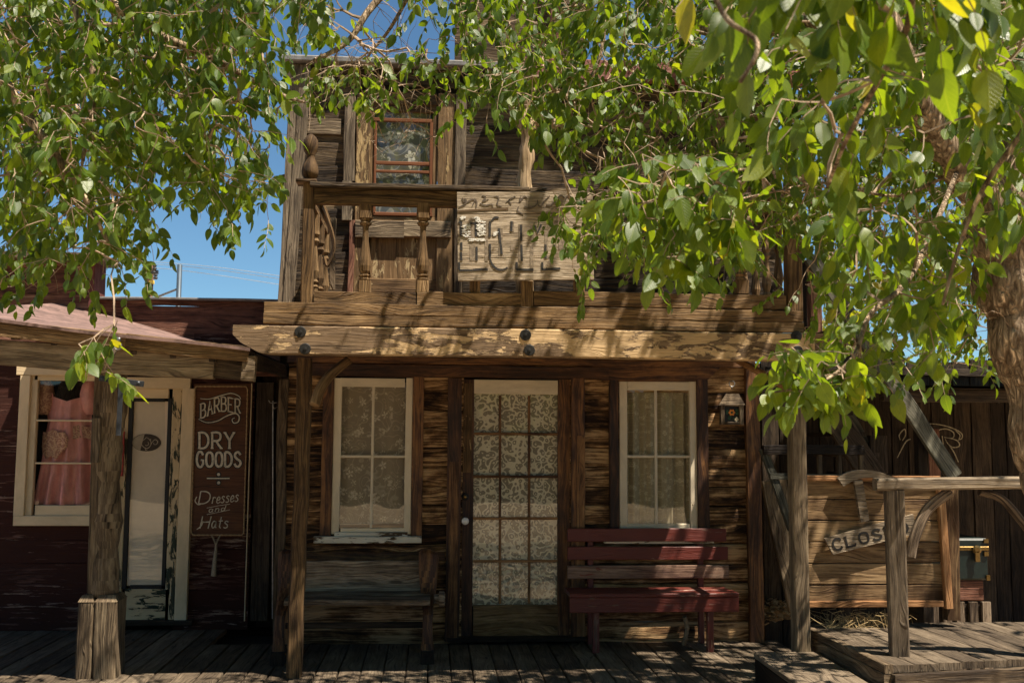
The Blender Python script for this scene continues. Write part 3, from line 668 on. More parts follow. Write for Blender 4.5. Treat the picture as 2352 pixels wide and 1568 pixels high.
# planks with rough surface
for k in range(4):
    t0,t1=k/4+.002,(k+1)/4-.002
    a=c[0].lerp(c[3],(t0+t1)/2); b=c[1].lerp(c[2],(t0+t1)/2); sgm.board(a+V((0,.012,0)),b+V((0,.012,0)),(c[3]-c[0]).length*(t1-t0),.024,(0,-1,0),jit=.0008,bev=.002,r=.5)
sgm.build('board',M['signwood'],sg)
def ribbon(mb,pts,w,Y,t=.004,n=None,taper=False):
    """flat stroke through frame points on plane Y"""
    P=[W(u,v,Y) for u,v in pts]
    L=len(P); left=[];right=[]
    for i,p in enumerate(P):
        a=(P[min(i+1,L-1)]-P[max(i-1,0)]); a.y=0; 
        if a.length<1e-6: a=V((1,0,0))
        a.normalize(); s=V((-a.z,0,a.x)); ww=w*(1.0 if not taper else (.45+.55*math.sin(math.pi*min(1,max(0,(i+.5)/L)))))
        left.append(p+s*ww/2); right.append(p-s*ww/2)
    b=len(mb.v); mb.v+=left; mb.v+=right; mb.v+=[q+V((0,t,0)) for q in left]; mb.v+=[q+V((0,t,0)) for q in right]
    for i in range(L-1):
        l0,l1,r0,r1=b+i,b+i+1,b+L+i,b+L+i+1
        mb.face((l0,l1,r1,r0),[(0,0)]*4,.5); mb.face((l0+2*L,l1+2*L,l1,l0),[(0,0)]*4,.5); mb.face((r0,r1,r1+2*L,r0+2*L),[(0,0)]*4,.5)
    for i in (0,L-1): mb.face((b+i,b+L+i,b+3*L+i,b+2*L+i),[(0,0)]*4,.5)
def cr(pts,k=6):
    q=smoothpath([V((a,b,0)) for a,b in pts],k); return [(p.x,p.y) for p in q]
LET={'B':[[(0,0),(0,1)],'c',[(0,0),(.6,.0),(.88,.13),(.84,.36),(.55,.47),(0,.48)],'c',[(0,.48),(.65,.48),(.98,.62),(.96,.86),(.65,1),(0,1)]],
'A':[[(0,1),(.5,0),(1,1)],[(.2,.62),(.8,.62)]],
'R':[[(0,0),(0,1)],'c',[(0,0),(.65,0),(.92,.14),(.88,.4),(.6,.52),(0,.52)],[(.45,.52),(.7,.78),(1,1)]],
'E':[[(0,0),(0,1)],[(0,0),(.9,0)],[(0,.48),(.7,.48)],[(0,1),(.9,1)]],
'D':[[(0,0),(0,1)],'c',[(0,0),(.55,.02),(.95,.28),(.95,.72),(.55,.98),(0,1)]],
'Y':[[(0,0),(.5,.5),(.5,1)],[(1,0),(.5,.5)]],
'G':['c',[(.95,.2),(.7,.0),(.3,.0),(.03,.3),(.03,.7),(.3,1),(.7,1),(.95,.8)],[(.95,.85),(.95,.55),(.6,.55)]],
'O':['c',[(.5,0),(.12,.12),(0,.5),(.12,.88),(.5,1),(.88,.88),(1,.5),(.88,.12),(.5,0)]],
'S':['c',[(.92,.18),(.6,0),(.2,.06),(.08,.28),(.4,.47),(.8,.6),(.92,.8),(.6,1),(.2,.96),(.03,.78)]],
'C':['c',[(.95,.2),(.7,.0),(.3,.0),(.03,.3),(.03,.7),(.3,1),(.7,1),(.95,.8)]],
'L':[[(0,0),(0,1)],[(0,1),(.9,1),(.95,.8)]],
'e':['c',[(.05,.55),(.75,.45),(.8,.2),(.45,.02),(.08,.35),(.12,.85),(.5,1),(1.05,.75)]],
's':['c',[(.85,.12),(.4,0),(.15,.25),(.7,.55),(.75,.85),(.35,1),(.0,.88)]],
'r':[[(.2,0),(.12,1)],'c',[(.14,.4),(.45,.02),(.9,.12)]],
'a':['c',[(.8,.1),(.3,.03),(.04,.5),(.25,.97),(.65,.8),(.85,.1)],[(.85,.05),(.82,.85),(1.05,.95)]],
'n':[[(.12,0),(.08,1)],'c',[(.1,.4),(.5,.02),(.85,.2),(.82,1)]],
'd':['c',[(.8,.2),(.3,.1),(.04,.5),(.25,.97),(.65,.8),(.85,.2)],[(.95,-.7),(.82,.85),(1.05,.95)]],
't':[[(.5,-.6),(.4,.85),(.7,1)],[(.1,0),(.9,-.05)]],
'H':[[(.1,0),(0,1)],[(1,0),(.85,1)],[(.0,.5),(1,.45)]],
'm':[[(.08,0),(.05,1)],'c',[(.08,.4),(.3,.02),(.5,.2),(.48,1)],'c',[(.5,.4),(.75,.02),(.95,.2),(.92,1)]],
'i':[[(.5,0),(.45,1)]],'l':[[(.5,-.8),(.45,1)]],'k':[[(.1,-.8),(.05,1)],[(.8,0),(.1,.5),(.9,1)]],
'5':[[(.85,0),(.2,0),(.15,.42)],'c',[(.15,.42),(.6,.35),(.95,.65),(.6,1),(.05,.92)]]}
def letter(mb,ch,x,y,w,h,st,Y,rot=0.0,shear=0.0,serif=0.0,t=.004,taper=False,bend=None):
    c=False; ca,sa=math.cos(rot),math.sin(rot)
    def tf(a,b):
        px=a*w+shear*(1-b)*h; py=b*h; q=(x+px*ca-py*sa,y+px*sa+py*ca)
        return (q[0],q[1]+bend(q[0])) if bend else q
    for s in LET[ch]:
        if s=='c': c=True; continue
        pts=cr(s) if c else s
        if bend and not c and len(pts)==2: pts=[(pts[0][0]+(pts[1][0]-pts[0][0])*k/3,pts[0][1]+(pts[1][1]-pts[0][1])*k/3) for k in range(4)]
        ribbon(mb,[tf(a,b) for a,b in pts],st,Y,t,taper=taper)
        if serif and not c and ch not in 'S5':
            for (a,b) in (s[0],s[-1]):
                if abs(b)<.01 or abs(b-1)<.01: ribbon(mb,[tf(a-serif,b),tf(a+serif,b)],st*.6,Y-.0006,t)
        c=False
YL=YS-.0035
m=MB(); px=lambda n_: n_*(YS+D)/FPX
gm=MB()
for (X0,Y0,X1,Y1) in ((262,590,335,790),(262,880,338,1100),(470,565,514,1105),(655,665,714,1020),(818,560,868,700),(818,890,870,960),(930,600,985,1100),(1090,620,1138,830),(1088,890,1135,1200),(1285,700,1330,1075),(1480,740,1580,950),(1600,740,1650,1030),(1745,850,1830,1060)):
    q0=lambda a,b: W(((1100+a/5.6)/1.063),((440+b/5.6)/1.063),YS-.0018)
    gm.poly([q0(X0,Y1),q0(X1,Y1),q0(X1,Y0),q0(X0,Y0)],.003)
gm.build('ghost_lettering',M['ghost'],sg)
# top script line, curly faded outline letters
def sp(X,Yy): return ((1100+X/5.6)/1.063,(440+Yy/5.6)/1.063)   # marks measured on an enlarged view
for st in ([(160,240),(180,290),(215,280),(190,250)],[(110,370),(180,340),(240,290),(330,260),(300,350)],[(330,260),(360,300),(350,380)],[(400,320),(470,345),(560,330),(580,360)],
           [(430,210),(480,230),(440,290),(520,260)],[(600,220),(660,240),(640,330),(700,360)],[(760,300),(850,240),(880,230),(800,270),(830,330)],[(960,220),(950,290),(1010,220),(1050,250)],
           [(930,360),(920,420),(1000,465)],[(1010,360),(1080,380),(1160,350),(1190,300)],[(1190,270),(1200,340),(1240,350),(1280,290),(1360,210)],[(1310,340),(1370,345),(1420,300),(1480,330)],[(1440,280),(1500,210),(1560,240)],[(1570,280),(1600,210),(1640,250),(1600,330)],[(1660,240),(1720,330),(1700,350)]):
    ribbon(m,[sp(a,b) for a,b in cr(st)],px(3.4),YL,.004,taper=True)
m.build('script_lettering',M['scriptp'],sg); m=MB()
# big block letters, broken outlines
for st in ([(145,590),(145,760)],[(148,850),(150,960)],[(145,985),(148,1100)],[(345,585),(348,770)],[(357,910),(357,1100)],[(270,590),(350,585)],[(110,575),(160,578)],[(118,1120),(118,1220)],[(115,1230),(300,1232)],[(305,1225),(510,1218)],
           [(540,560),(536,780)],[(540,870),(538,1060)],[(962,610),(968,830)],[(970,880),(975,1105)],[(905,1120),(905,1225)],[(900,1222),(1135,1225)],[(1255,1120),(1255,1225)],[(1250,1222),(1500,1205)],[(1300,880),(1300,1070)],[(1420,880),(1420,1000)],[(1630,760),(1630,1020)],[(838,560),(830,700)],[(660,660),(700,1010)],[(1150,620),(1190,720),(1240,600)],[(1750,850),(1750,1000)]):
    L=len(st); ribbon(m,[sp(a,b) for a,b in st],px(5.0),YL,.004)
for st in ([(538,1060),(570,1150),(640,1215),(720,1222),(780,1190)],[(560,560),(600,515),(660,510)]):
    ribbon(m,[sp(a,b) for a,b in cr(st)],px(5.2),YL,.004,taper=True)
m.build('lettering',M['faded'],sg)
m=MB(); q=random.Random(4)
for (X0,Y0,X1,Y1,k) in ((165,600,262,780,26),(370,560,468,760,34),(320,495,400,560,7),(125,495,195,540,7),(250,800,465,828,16),(590,700,648,760,6)):
    for _ in range(k*2):
        X,Yy=q.uniform(X0,X1),q.uniform(Y0,Y1); w_,h_=q.uniform(12,30),q.uniform(4,11)
        pp=[sp(X+w_*math.cos(a)*q.uniform(.7,1.1),Yy+h_*math.sin(a)*q.uniform(.7,1.1)) for a in [0,.9,1.8,2.7,3.6,4.5,5.4]]
        m.poly([W(u,v,YL-.0005-_*.00006) for u,v in pp[::-1]],.003)
m.build('paint_flake',M['flake'],sg)
m=MB(); ribbon(m,[sp(100,425),sp(300,408),sp(560,395),sp(790,392)],px(4.5),YL,.004); m.build('split_edge',M['beam'],sg)

# carved figure
tor=thing('carved_figure','carved wooden draped torso figure standing behind the balcony rail','statue',W(1207,700,-1.15))
rings=[(700,1204,20),(560,1204,20),(470,1204,19),(428,1204,17.5),(412,1204,16.5),(396,1206,14.5),(382,1207,15),(368,1209,17),(354,1210,17.5),(344,1209,16),(338,1209,14.5),(328,1211,14),(316,1212,15),(303,1211,19),(290,1210,23),(278,1209,23),(266,1208,18),(256,1208,9),(248,1208,8),(240,1208,13),(226,1208,14),(214,1208,9),(209,1208,3)]
m=MB(); Yt=-1.15; P=[];U=[]
for k,(v,cx,hw) in enumerate(rings):
    c=W(cx,v,Yt); hwm=hw*(Yt+D)/FPX; row=[];ur=[]
    for j in range(25):
        th=2*math.pi*j/24; fold=1+(.15*math.sin(3*th+v*.075)+.07*math.sin(7*th-v*.11))*(1 if v>334 else .35)
        row.append((c.x+hwm*math.cos(th)*fold,c.y+hwm*.8*math.sin(th)*fold,c.z)); ur.append((c.z,j/24*.4))
    P.append(row);U.append(ur)
m.grid(P,U,r=.6,flip=True); m.build('body',M['torso'],tor,smooth=True)
for sx in (-1,1):
    m=MB(); a=W(1210+sx*18,285,Yt); pts=smoothpath([a,W(1210+sx*31,262,Yt),W(1210+sx*30,228,Yt),W(1210+sx*14,205,Yt)],5); m.tube(pts,[.035-.012*i/len(pts) for i in range(len(pts))],8); m.build('raised_arm',M['torso'],tor,smooth=True)

# ================================================================== LEFT RED BUILDING
YR=.66
Rb=thing('red_shop','low red painted wooden shop with sloping pink roofed porch','building',(-3.4,YR,0))
xa,xb=-6.2,W(600,1100,YR).x
opRW=opx(58,862,236,1185,YR); opRD=opx(270,892,408,1428,YR); opRD=(opRD[0],opRD[1],-.1,opRD[3])
m=MB(); siding(m,xa,W(437,1000,YR).x,0,2.34,YR,.175,'flat',[opRW,opRD],jit=.0015); siding(m,W(438,1000,YR).x,W(582,1000,YR).x,0,2.4,YR-.004,.16,'flat',[],jit=.0015); m.build('wall',M['red'],Rb)
m=MB(); m.rect(582,878,622,1425,YR-.03,.06,'z',jit=.002); m.build('corner_board',M['dark'],Rb)
m=MB(); m.box((W(600,1000,YR+.1).x,YR+.12,0),(XL+.05,YR+.16,2.5),'z'); m.build('gap_board',M['dark'],Rb)
m=MB()
zt=W(400,690,YR).z; siding(m,W(190,740,YR).x,W(645,740,YR).x,2.05,zt,YR+.0,.2,'flat',[],jit=.003); m.build('parapet',M['redbrown'],Rb)
m=MB(); m.box((W(190,690,YR).x,YR-.05,zt),(W(650,690,YR).x,YR+.2,zt+.02),'x',jit=.002); m.build('parapet_cap',M['roofgray'],Rb)
zt2=W(120,600,YR-.1).z
m=MB(); siding(m,-6.2,W(205,650,YR-.1).x,2.3,zt2,YR-.1,.2,'flat',[],jit=.003); m.build('false_front',M['redbrown'],Rb)
m=MB(); m.rect(204,600,216,706,YR-.115,.3,'z'); m.build('front_trim',M['redtrim'],Rb)
m=MB(); m.box((-6.3,YR-.26,zt2),(W(234,590,YR-.25).x,YR+.2,zt2+.05),'x',jit=.002); m.build('front_cap',M['gray'],Rb)
m=MB(); m.lathe(W(37,580,YR+.3)-V((0,0,.1)),[(0,.04),(.1,.04),(.15,.02)],10); m.build('vent_pipe',M['redtrim'],Rb)
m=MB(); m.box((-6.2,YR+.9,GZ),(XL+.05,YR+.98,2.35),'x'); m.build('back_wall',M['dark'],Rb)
m=MB(); m.box((-6.3,YR+.05,2.36),(XL+.05,YR+3.2,2.42),'x'); m.build('roof',M['roofgray'],Rb)
# shop window
w=sub('window',Rb,W(130,1200,YR))
m=MB(); YF=YR-.05
m.rect(38,862,62,1184,YF,.05,'z'); m.rect(30,1184,240,1207,YF,.05,'x'); m.rect(38,838,250,862,YF,.05,'x'); m.rect(236,862,256,1184,YF,.05,'z'); m.build('frame',M['cream'],w)
m=MB(); YG=YR-.02
m.rect(62,862,80,1184,YG,.05,'z'); m.rect(80,862,236,874,YG,.05,'x'); m.rect(80,1160,236,1184,YG,.05,'x'); m.rect(80,963.5,236,967.5,YG,.02,'x'); m.rect(80,1061.5,236,1065.5,YG,.02,'x'); m.rect(226,874,236,1160,YG,.05,'z'); m.build('sash',M['cream'],w)
pane(w,80,872,228,1162,YR+.01,M['glass']); roomback(Rb,opRW,YR+.04,.8)
# shop door
d=sub('door',Rb,W(340,1430,YR))
m=MB(); m.rect(409,892,437,1435,YR-.05,.05,'z'); m.rect(268,866,437,892,YR-.05,.05,'x'); m.rect(252,892,268,1435,YR-.05,.05,'z'); m.build('door_frame',M['cream'],Rb)
m=MB(); YD=YR-.02
m.rect(268,892,286,1425,YD,.04,'z'); m.rect(387,892,409,1425,YD,.04,'z'); m.build('stile',M['creamdoor'],d)
m=MB(); m.rect(286,892,387,914,YD,.04,'x'); m.build('top_rail',M['cream'],d)
m=MB(); m.rect(286,1352,387,1425,YD,.04,'x'); m.build('bottom_rail',M['creamdoor'],d)
m=MB(); YD2=YR-.012
m.rect(286,914,298,1352,YD2,.03,'z'); m.rect(378,914,387,1352,YD2,.03,'z'); m.rect(298,914,378,922,YD2,.03,'x'); m.rect(298,1343,378,1352,YD2,.03,'x'); m.build('glass_border',M['blackpaint'],d)
m=MB(); m.rect(297,921,379,1344,YR+.012,.01,'z'); m.build('shade',M['shade'],d)
ov=MB(); YO=YR+.004
cx,cy,rx,ry=336,1016,33.5,20
ov.poly([W(cx+rx*math.cos(a),cy-ry*math.sin(a),YO) for a in [2*math.pi*i/48 for i in range(48)]],.004)
ob=ov.build('oval_emblem',M['oval'],d)
ov=MB(); pts=[W(cx-.12*rx,cy-.98*ry,YO-.002)]+[W(cx+rx*.97*math.cos(a),cy-ry*.97*math.sin(a),YO-.002) for a in [math.radians(x_) for x_ in range(98,248,8)]]+[W(cx-.42*rx,cy+.88*ry,YO-.002)]
ov.poly(pts,.003); ov.build('faded_half',M['ovalpale'],ob)
ov=MB()
def ovs(pts,wd=1.7): ribbon(ov,[(cx+a*33.5,cy+b*20) for a,b in cr(pts,5)],px(wd),YO-.0035,.003,taper=True)
ovs([(0,-.62),(-.1,-.42),(-.3,-.15),(-.33,.2),(-.15,.55),(.08,.65),(.28,.35),(.32,-.05),(.18,-.42),(0,-.62)],2.2); ovs([(.1,-.1),(.16,.2),(0,.35),(-.08,.25)]); ovs([(.28,.35),(.45,-.15),(.62,-.35),(.78,-.1),(.68,.2),(.52,.18),(.5,0)],2.0); ovs([(-.3,-.15),(-.45,-.35),(-.5,-.2)]); ovs([(-.08,.6),(-.05,.85),(.08,.78)]); ovs([(-.5,.35),(-.38,.5)],2.6); ovs([(.3,-.3),(.28,-.42)],2.6); ovs([(-.62,-.3),(-.78,0),(-.62,.22),(-.5,0),(-.62,-.1)],1.5)
ov.build('scrollwork',M['ovalpale'],ob)
m=MB(); m.poly([W(280,1350,YR+.008),W(384,1350,YR+.008),W(384,918,YR+.008),W(290,918,YR+.008)],.002); 
pane(d,297,921,379,1344,YR-.004,M['glass'])
m=MB(); m.rect(255,1424,440,1436,YR-.06,.08,'x'); m.build('threshold',M['dark'],Rb)
# porch of the red shop: fascia, beam, roof, post
YP=-1.50
m=MB()
m.board(W(-160,736,YP),W(290,785,YP),.105,.04,(0,-1,0),jit=.003); m.board(W(290,785,YP),W(572,812,YP),.10,.04,(0,-1,0),jit=.003)
m.build('porch_fascia',M['rail'],Rb)
m=MB(); m.board(W(-160,793,YP+.07),W(494,842,YP+.07),.155,.09,(0,-1,0),jit=.002,mid=(0,0,-.012)); m.build('porch_beam',M['gray'],Rb)
m=MB(); m.board(W(494,840,YP+.1),W(560,846,YP+.1),.15,.08,(0,-1,0)); m.board(W(558,845,YP+.04),W(587,847,YP+.04),.16,.09,(0,-1,0)); m.build('beam_end',M['gray'],Rb)
fl,fr=W(-160,716,YP-.03),W(575,800,YP-.03)
bl,br_=W(-160,680,YR-.03),W(600,842,YR-.03)
P=[];K=18
for i in range(K+1):
    t=i/K; row=[]
    for j in range(25):
        s=j/24; a=fl.lerp(fr,s); bb=V((a.x+.02,YR-.03,0)); 
        bz=W(-160,690,YR).z+(W(600,842,YR).z-W(-160,690,YR).z)*s
        z=a.z+(bz-a.z)*t-.03*math.sin(math.pi*t)*0+.006*math.sin(9*s+5*t)
        row.append((a.x,YP-.04+(YR-.03-YP+.04)*t,z))
    P.append(row)
m=MB(); m.grid(P,[[(p[0],p[1]) for p in r_] for r_ in P],r=.4); 
P2=[[(p[0],p[1],p[2]-.02) for p in r_] for r_ in P]; m.grid(P2,r=.4,flip=True)
m.grid([P2[0],P[0]],r=.4); m.build('porch_roof',M['roofpink'],Rb,smooth=False)
m=MB()
for s in range(9):
    X=fl.x+(fr.x-fl.x)*(s/8); i=int(s/8*24); a=P[0][i]; b=P[-1][i]; m.board(V(a)-V((0,-.06,.07)),V(b)-V((0,.02,.07)),.04,.09,(0,0,1))
m.build('rafters',M['dark'],Rb)
po=sub('porch_post',Rb,WZ(220,1556,0),'twisted gray log post on thick block base')
py=WZ(220,1556,0).y
m=MB()
cpts=[(228,1372),(233,1260),(238,1180),(236,1060),(246,980),(250,900),(252,838)]; path=[W(u,v,py)+V((0,.09,0)) for u,v in cpts]
sp_=smoothpath(path,5); m.tube(sp_,[.088+.008*math.sin(i*.9)+.004*math.sin(i*2.3) for i in range(len(sp_))],18,r=.75); 
m.build('shaft',M['gray'],po,smooth=True)
m=MB(); m.board(W(212,1370,py+.02)+V((0,.06,0)),W(232,850,py+.02)+V((0,.06,0)),.075,.13,(0,-1,0),jit=.003,seg=.2); m.build('side_plank',M['gray'],po)
m=MB(); m.board(W(218,1062,py-.005),W(222,960,py-.005),.055,.025,(0,-1,0)); m.build('split_board',M['pale'],po)
m=MB()
for (u0,u1,rr) in ((176,213,.35),(214,266,.7)):
    a=W(u0,1460,py-.03).x; b=W(u1,1460,py-.03).x; m.box((a,py-.04,0),(b,py+.20,W(220,1380,py).z),'z',jit=.003,bev=.012,r=rr,seg=.2)
    m.prof(((a+b)/2,py+.08,W(220,1380,py).z),((a+b)/2,py+.08,W(220,1366,py).z),[((b-a)/2,-.12),((b-a)/2,.12),(-(b-a)/2,.12),(-(b-a)/2,-.12)],(0,-1,0),taper=.7,r=rr,seg=.02,mid=(0,0,0))
m.build('base_block',M['gray'],po)
m=MB(); bz_=W(275,876,YP+.02); m.board(W(228,868,YP+.02),W(330,882,YP+.02),.035,.012,(0,-1,0)); m.board(W(278,878,YP+.02),W(272,1000,YP+.02),.030,.010,(0,-1,0))
for u in (238,318): m.lathe(W(u,870+(u-238)*.12,YP+.01),[(0,.013),(.01,.013),(.015,.006)],10,axis='y')
m.build('bracket',M['bluesteel'],po)
# cast opener hung on fascia
op_=thing('metal_bottle_opener','small cast metal bottle opener hanging on the red shop fascia above its post','opener',W(264,800,YP-.03))
m=MB(); m.tube(smoothpath([W(273,775,YP-.05),W(268,790,YP-.05),W(262,806,YP-.045),W(258,818,YP-.04)],4),[.014,.015,.018,.02,.022,.02,.02,.018,.017,.014,.012,.01,.008],10,sq=.6); m.build('body',M['iron'],op_,smooth=True)
m=MB(); m.tube([W(270+9*math.cos(a),795+8*math.sin(a),YP-.06) for a in [i*math.pi/6 for i in range(13)]],.007,6); m.build('ring',M['iron'],op_,smooth=True)

# dress in the window
dress=thing('dress','pink puff sleeved lace trimmed dress hanging inside the red shop window','dress',W(150,1160,YR+.2))
YDd=YR+.13
rows=[(888,104,112,190,200),(900,110,0,0,0)]
bod=[(908,112,212),(925,112,214),(945,108,212),(968,110,210),(990,106,212),(1010,102,216),(1040,98,220),(1080,92,224),(1120,84,228),(1157,76,232)]
m=MB(); P=[];U=[]
for (v,l,r_) in bod:
    row=[];ur=[]
    for j in range(33):
        s=j/32; u=l+(r_-l)*s; vv=v
        if v==908: vv=v+ (14*(1-abs(2*s-1))**1.2 if .15<s<.85 else -6)
        a=W(u,vv,YDd); t=(v-908)/250; a.y-= .09*math.sin(math.pi*s)+ ((.034*math.sin(s*26+v*.012)+.014*math.sin(s*61-v*.03))*max(0.12,t*1.4-.1)) ; row.append(a); ur.append((a.x,a.z))
    P.append(row);U.append(ur)
m.grid(P[::-1],U[::-1],r=.5); m.build('gown',M['dress'],dress,smooth=True)
for sx,uc in ((-1,104),(1,206)):
    m=MB(); P=[]
    cs=[(876,uc+3,12),(884,uc-sx*0,16),(905,uc-1,20),(925,uc+sx*1,21),(942,uc+sx*2,18),(952,uc+sx*3,11)]
    for (v,cx_,hw) in cs:
        c=W(cx_,v,YDd); hm=hw*(YDd+D)/FPX; P.append([(c.x+hm*math.cos(t_)*(1+.05*math.sin(7*t_)),c.y+hm*math.sin(t_),c.z) for t_ in [2*math.pi*j/20 for j in range(21)]])
    m.grid(P,[[(p[0],p[2]) for p in r_] for r_ in P],r=.5,flip=True); m.build('puff_sleeve',M['dresslace'] if sx<0 else M['dress'],dress,smooth=True)
m=MB(); P=[]
for (v,l,r_) in ((990,102,160),(1005,100,168),(1025,98,166),(1040,100,150),(1050,108,142)):
    row=[]
    for j in range(17):
        s=j/16; q=W(l+(r_-l)*s,v+3*math.sin(s*9),YDd); full=(q.x-W(98,v,YDd).x)/(W(218,v,YDd).x-W(98,v,YDd).x); q.y-=.105*math.sin(math.pi*min(1,max(0,full)))+.02+.006*math.sin(s*30); row.append(q)
    P.append(row)
m.grid(P[::-1],r=.5); m.build('lace_peplum',M['dresslace'],dress,smooth=True)
m=MB(); P=[]
for (v,l,r_) in ((978,160,212),(990,158,214),(1000,160,216),(1006,172,216)):
    row=[]
    for j in range(13):
        s=j/12; q=W(l+(r_-l)*s,v+2*math.sin(s*9),YDd); q.y-=.09+.006*math.sin(s*40)-.05*s; row.append(q)
    P.append(row)
m.grid(P[::-1],r=.5); m.build('lace_sash',M['dresslace'],dress,smooth=True)

# red plate
m=MB(); m.rect(271,990,284,1093,YR-.075,.02,'z'); o=m.build('red_plate',M['redplate'],None); tag(o,'narrow red enamel plate fixed beside the cream shop door','plate')

# barber sign
bs=thing('shop_sign','tall dark brown barber and dry goods sign with rope border beside the shop door','sign',W(500,1240,YR-.05))
YSG=YR-.045
m=MB(); m.poly([W(437,1232,YSG),W(557,1232,YSG),W(577,881,YSG),W(446,881,YSG)],.03,r=.5); m.build('board',M['signbrown'],bs)
m=MB(); m.board(W(562,1425,YSG+.012),W(579,880,YSG+.012),.008,.03,(0,-1,0)); m.build('edge_strip',M['cream'],bs)
ropepts=[(448,892),(452,887),(565,887),(569,894),(560,1224),(555,1228),(444,1228),(439,1222),(448,892)]
m=MB(); YRp=YSG-.008
P=[W(u,v,YRp) for u,v in ropepts]; pp=[]
for i in range(len(P)-1):
    kk=max(1,int((P[i+1]-P[i]).length/.012))
    for j in range(kk): pp.append(P[i].lerp(P[i+1],j/kk))
pp.append(P[-1]); m.tube(pp,[.0062+.0018*math.sin(i*2.1) for i in range(len(pp))],6); m.build('rope_border',M['rope'],bs)
m=MB(); m.tube([W(486,1228,YRp),W(492,1240,YRp),W(496,1252,YRp)],.007,6); m.tube([W(506,1228,YRp),W(500,1240,YRp),W(496,1252,YRp)],.007,6)
m.tube([W(496,1250,YRp),W(496,1262,YRp),W(493,1290,YRp),W(491,1322,YRp)],[.012,.018,.026,.034],12,sq=.6); m.build('tassel',M['tassel'],bs)
m=MB(); mk=MB(); YT=YSG-.006
bendB=lambda x_: -8*math.sin((x_-505)/52)-3
def word(chars,x0,y0,x1,h,st,**k):
    n_=len(chars); wd=(x1-x0)/n_
    for i,ch in enumerate(chars):
        ww=wd*(.70 if ch not in 'il' else .5)
        letter(m,ch,x0+i*wd,y0,ww,h,px(st),YT,**k); letter(mk,ch,x0+i*wd,y0,ww,h,px(st+5.5),YT+.0035,t=.003,**{a:b for a,b in k.items() if a!='t'})
word('BARBER',461,921,556,32,4.2,serif=.2,bend=lambda x_: -12*((x_-458)/98)**1.0+ 5*math.cos((x_-458)/98*6.28)+2)
word('DRY',458,993,546,36,6.2,serif=.16); word('GOODS',452,1038,560,33,6.6)
for mb,e,yy in ((m,0,YT),(mk,5,YT+.0035)):
    ribbon(mb,cr([(460,915),(480,916),(505,909),(530,903),(548,909),(553,917)]),px(3.2+e),yy,.003,taper=True)
    ribbon(mb,cr([(456,962),(475,970),(500,966),(520,955),(540,949),(549,956),(547,968),(537,971),(533,963),(539,959)]),px(3.6+e),yy,.003,taper=(e==0))
    ribbon(mb,[(475,1098),(527,1098)],px(3.4+e),yy,.003)
for v in (1089,1108):
    m.poly([W(502+3.6*math.cos(a),v-3.6*math.sin(a),YT) for a in [i*math.pi/6 for i in range(12)]],.003); mk.poly([W(502+6.5*math.cos(a),v-6.5*math.sin(a),YT+.0035) for a in [i*math.pi/6 for i in range(12)]],.003)
# Dresses and Hats
letter(m,'D',456,1128,24,28,px(3.2),YT,shear=.18,taper=False); ribbon(m,cr([(452,1140),(448,1150),(455,1158),(463,1156)]),px(2.8),YT,.003); 
for i,ch in enumerate('resses'): letter(m,ch,486+i*10.6,1141-i*1.0,8.4,15,px(2.6),YT,shear=.15)
for i,ch in enumerate('and'): letter(m,ch,479+i*14,1168-i*1.5,10,8,px(2.0),YT,shear=.2)
ribbon(m,cr([(475,1166),(500,1161),(528,1157)]),px(1.5),YT,.003); ribbon(m,cr([(475,1181),(500,1176),(528,1170)]),px(1.5),YT,.003)
letter(m,'H',459,1185,22,28,px(3.0),YT,shear=.15); ribbon(m,cr([(452,1215),(462,1207),(466,1196)]),px(2.8),YT,.003)
for i,ch in enumerate('ats'): letter(m,ch,485+i*14,1196,11,16,px(2.8),YT,shear=.15)
m.build('lettering',M['letter'],bs); mk.build('letter_outline',M['blackpaint'],bs)
# wire hook between buildings
m=MB(); m.tube(smoothpath([W(617,919,.3),W(622,925,.3),W(636,924,.3)],4),.004,5); m.tube(smoothpath([W(627,934,.3),W(631,938,.3),W(637,934,.3)],4),.004,5); m.tube([W(627,920,.32),W(626,1420,.32)],.006,6)
tag(m.build('wire_hook',M['iron']),'thin bent wire hook and conduit in the gap between the two buildings','hook')

# ================================================================== BENCHES
lb=thing('wooden_bench','old gray plank bench with dark curved wooden ends left of the door','bench',(W(830,1480,-.6).x,-.6,0))
yf=-.72; yb=-.28
m=MB(); m.rect(700,1288,990,1371,yb-.02,.035,'x',jit=.003,seg=.12); m.build('backrest',M['old'],lb)
xs0,xs1=W(652,1380,yf).x,W(988,1380,yf).x; zs=W(820,1377,yf).z
m=MB(); m.box((xs0,yf,zs-.04),(xs1,yf+.22,zs),'x',jit=.002,bev=.01,seg=.12); m.box((xs0,yf+.225,zs-.04),(xs1,yb+.02,zs+.004),'x',jit=.002); m.build('seat',M['old'],lb)
for u0 in (0,1):
    X=xs0-.03 if u0==0 else xs1-.015
    m=MB()
    pr=smoothpath([(X,yb+.06,W(1000,1282,yb).z),(X,yb-.02,zs+.25),(X,yb-.12,zs+.02),(X,yf+.05,zs-.12),(X,yf+.02,.06)],6)
    m.tube(pr,[.055+.02*math.sin(i*.25) for i in range(len(pr))],8,sq=.55)
    m.board((X,yb+.02,.02),(X,yb+.05,W(1000,1290,yb).z),.06,.10,(0,1,0)); m.build('end_frame',M['stain'],lb)
    m=MB(); m.box((X-.045,yf-.06,0),(X+.045,yf+.10,.085),'z',bev=.012); m.build('foot_block',M['dark'],lb); m=MB(); m.box((X-.04,yb-.05,0),(X+.04,yb+.1,.06),'z'); m.build('foot_block',M['dark'],lb)
m=MB(); c=V((xs1+.03,yf+.15,W(1025,1382,yf).z)); m.lathe(c,[(0,.03),(.03,.035),(.035,.055),(.07,.055),(.075,.03)],14,axis='x'); m.build('hub',M['old'],lb)
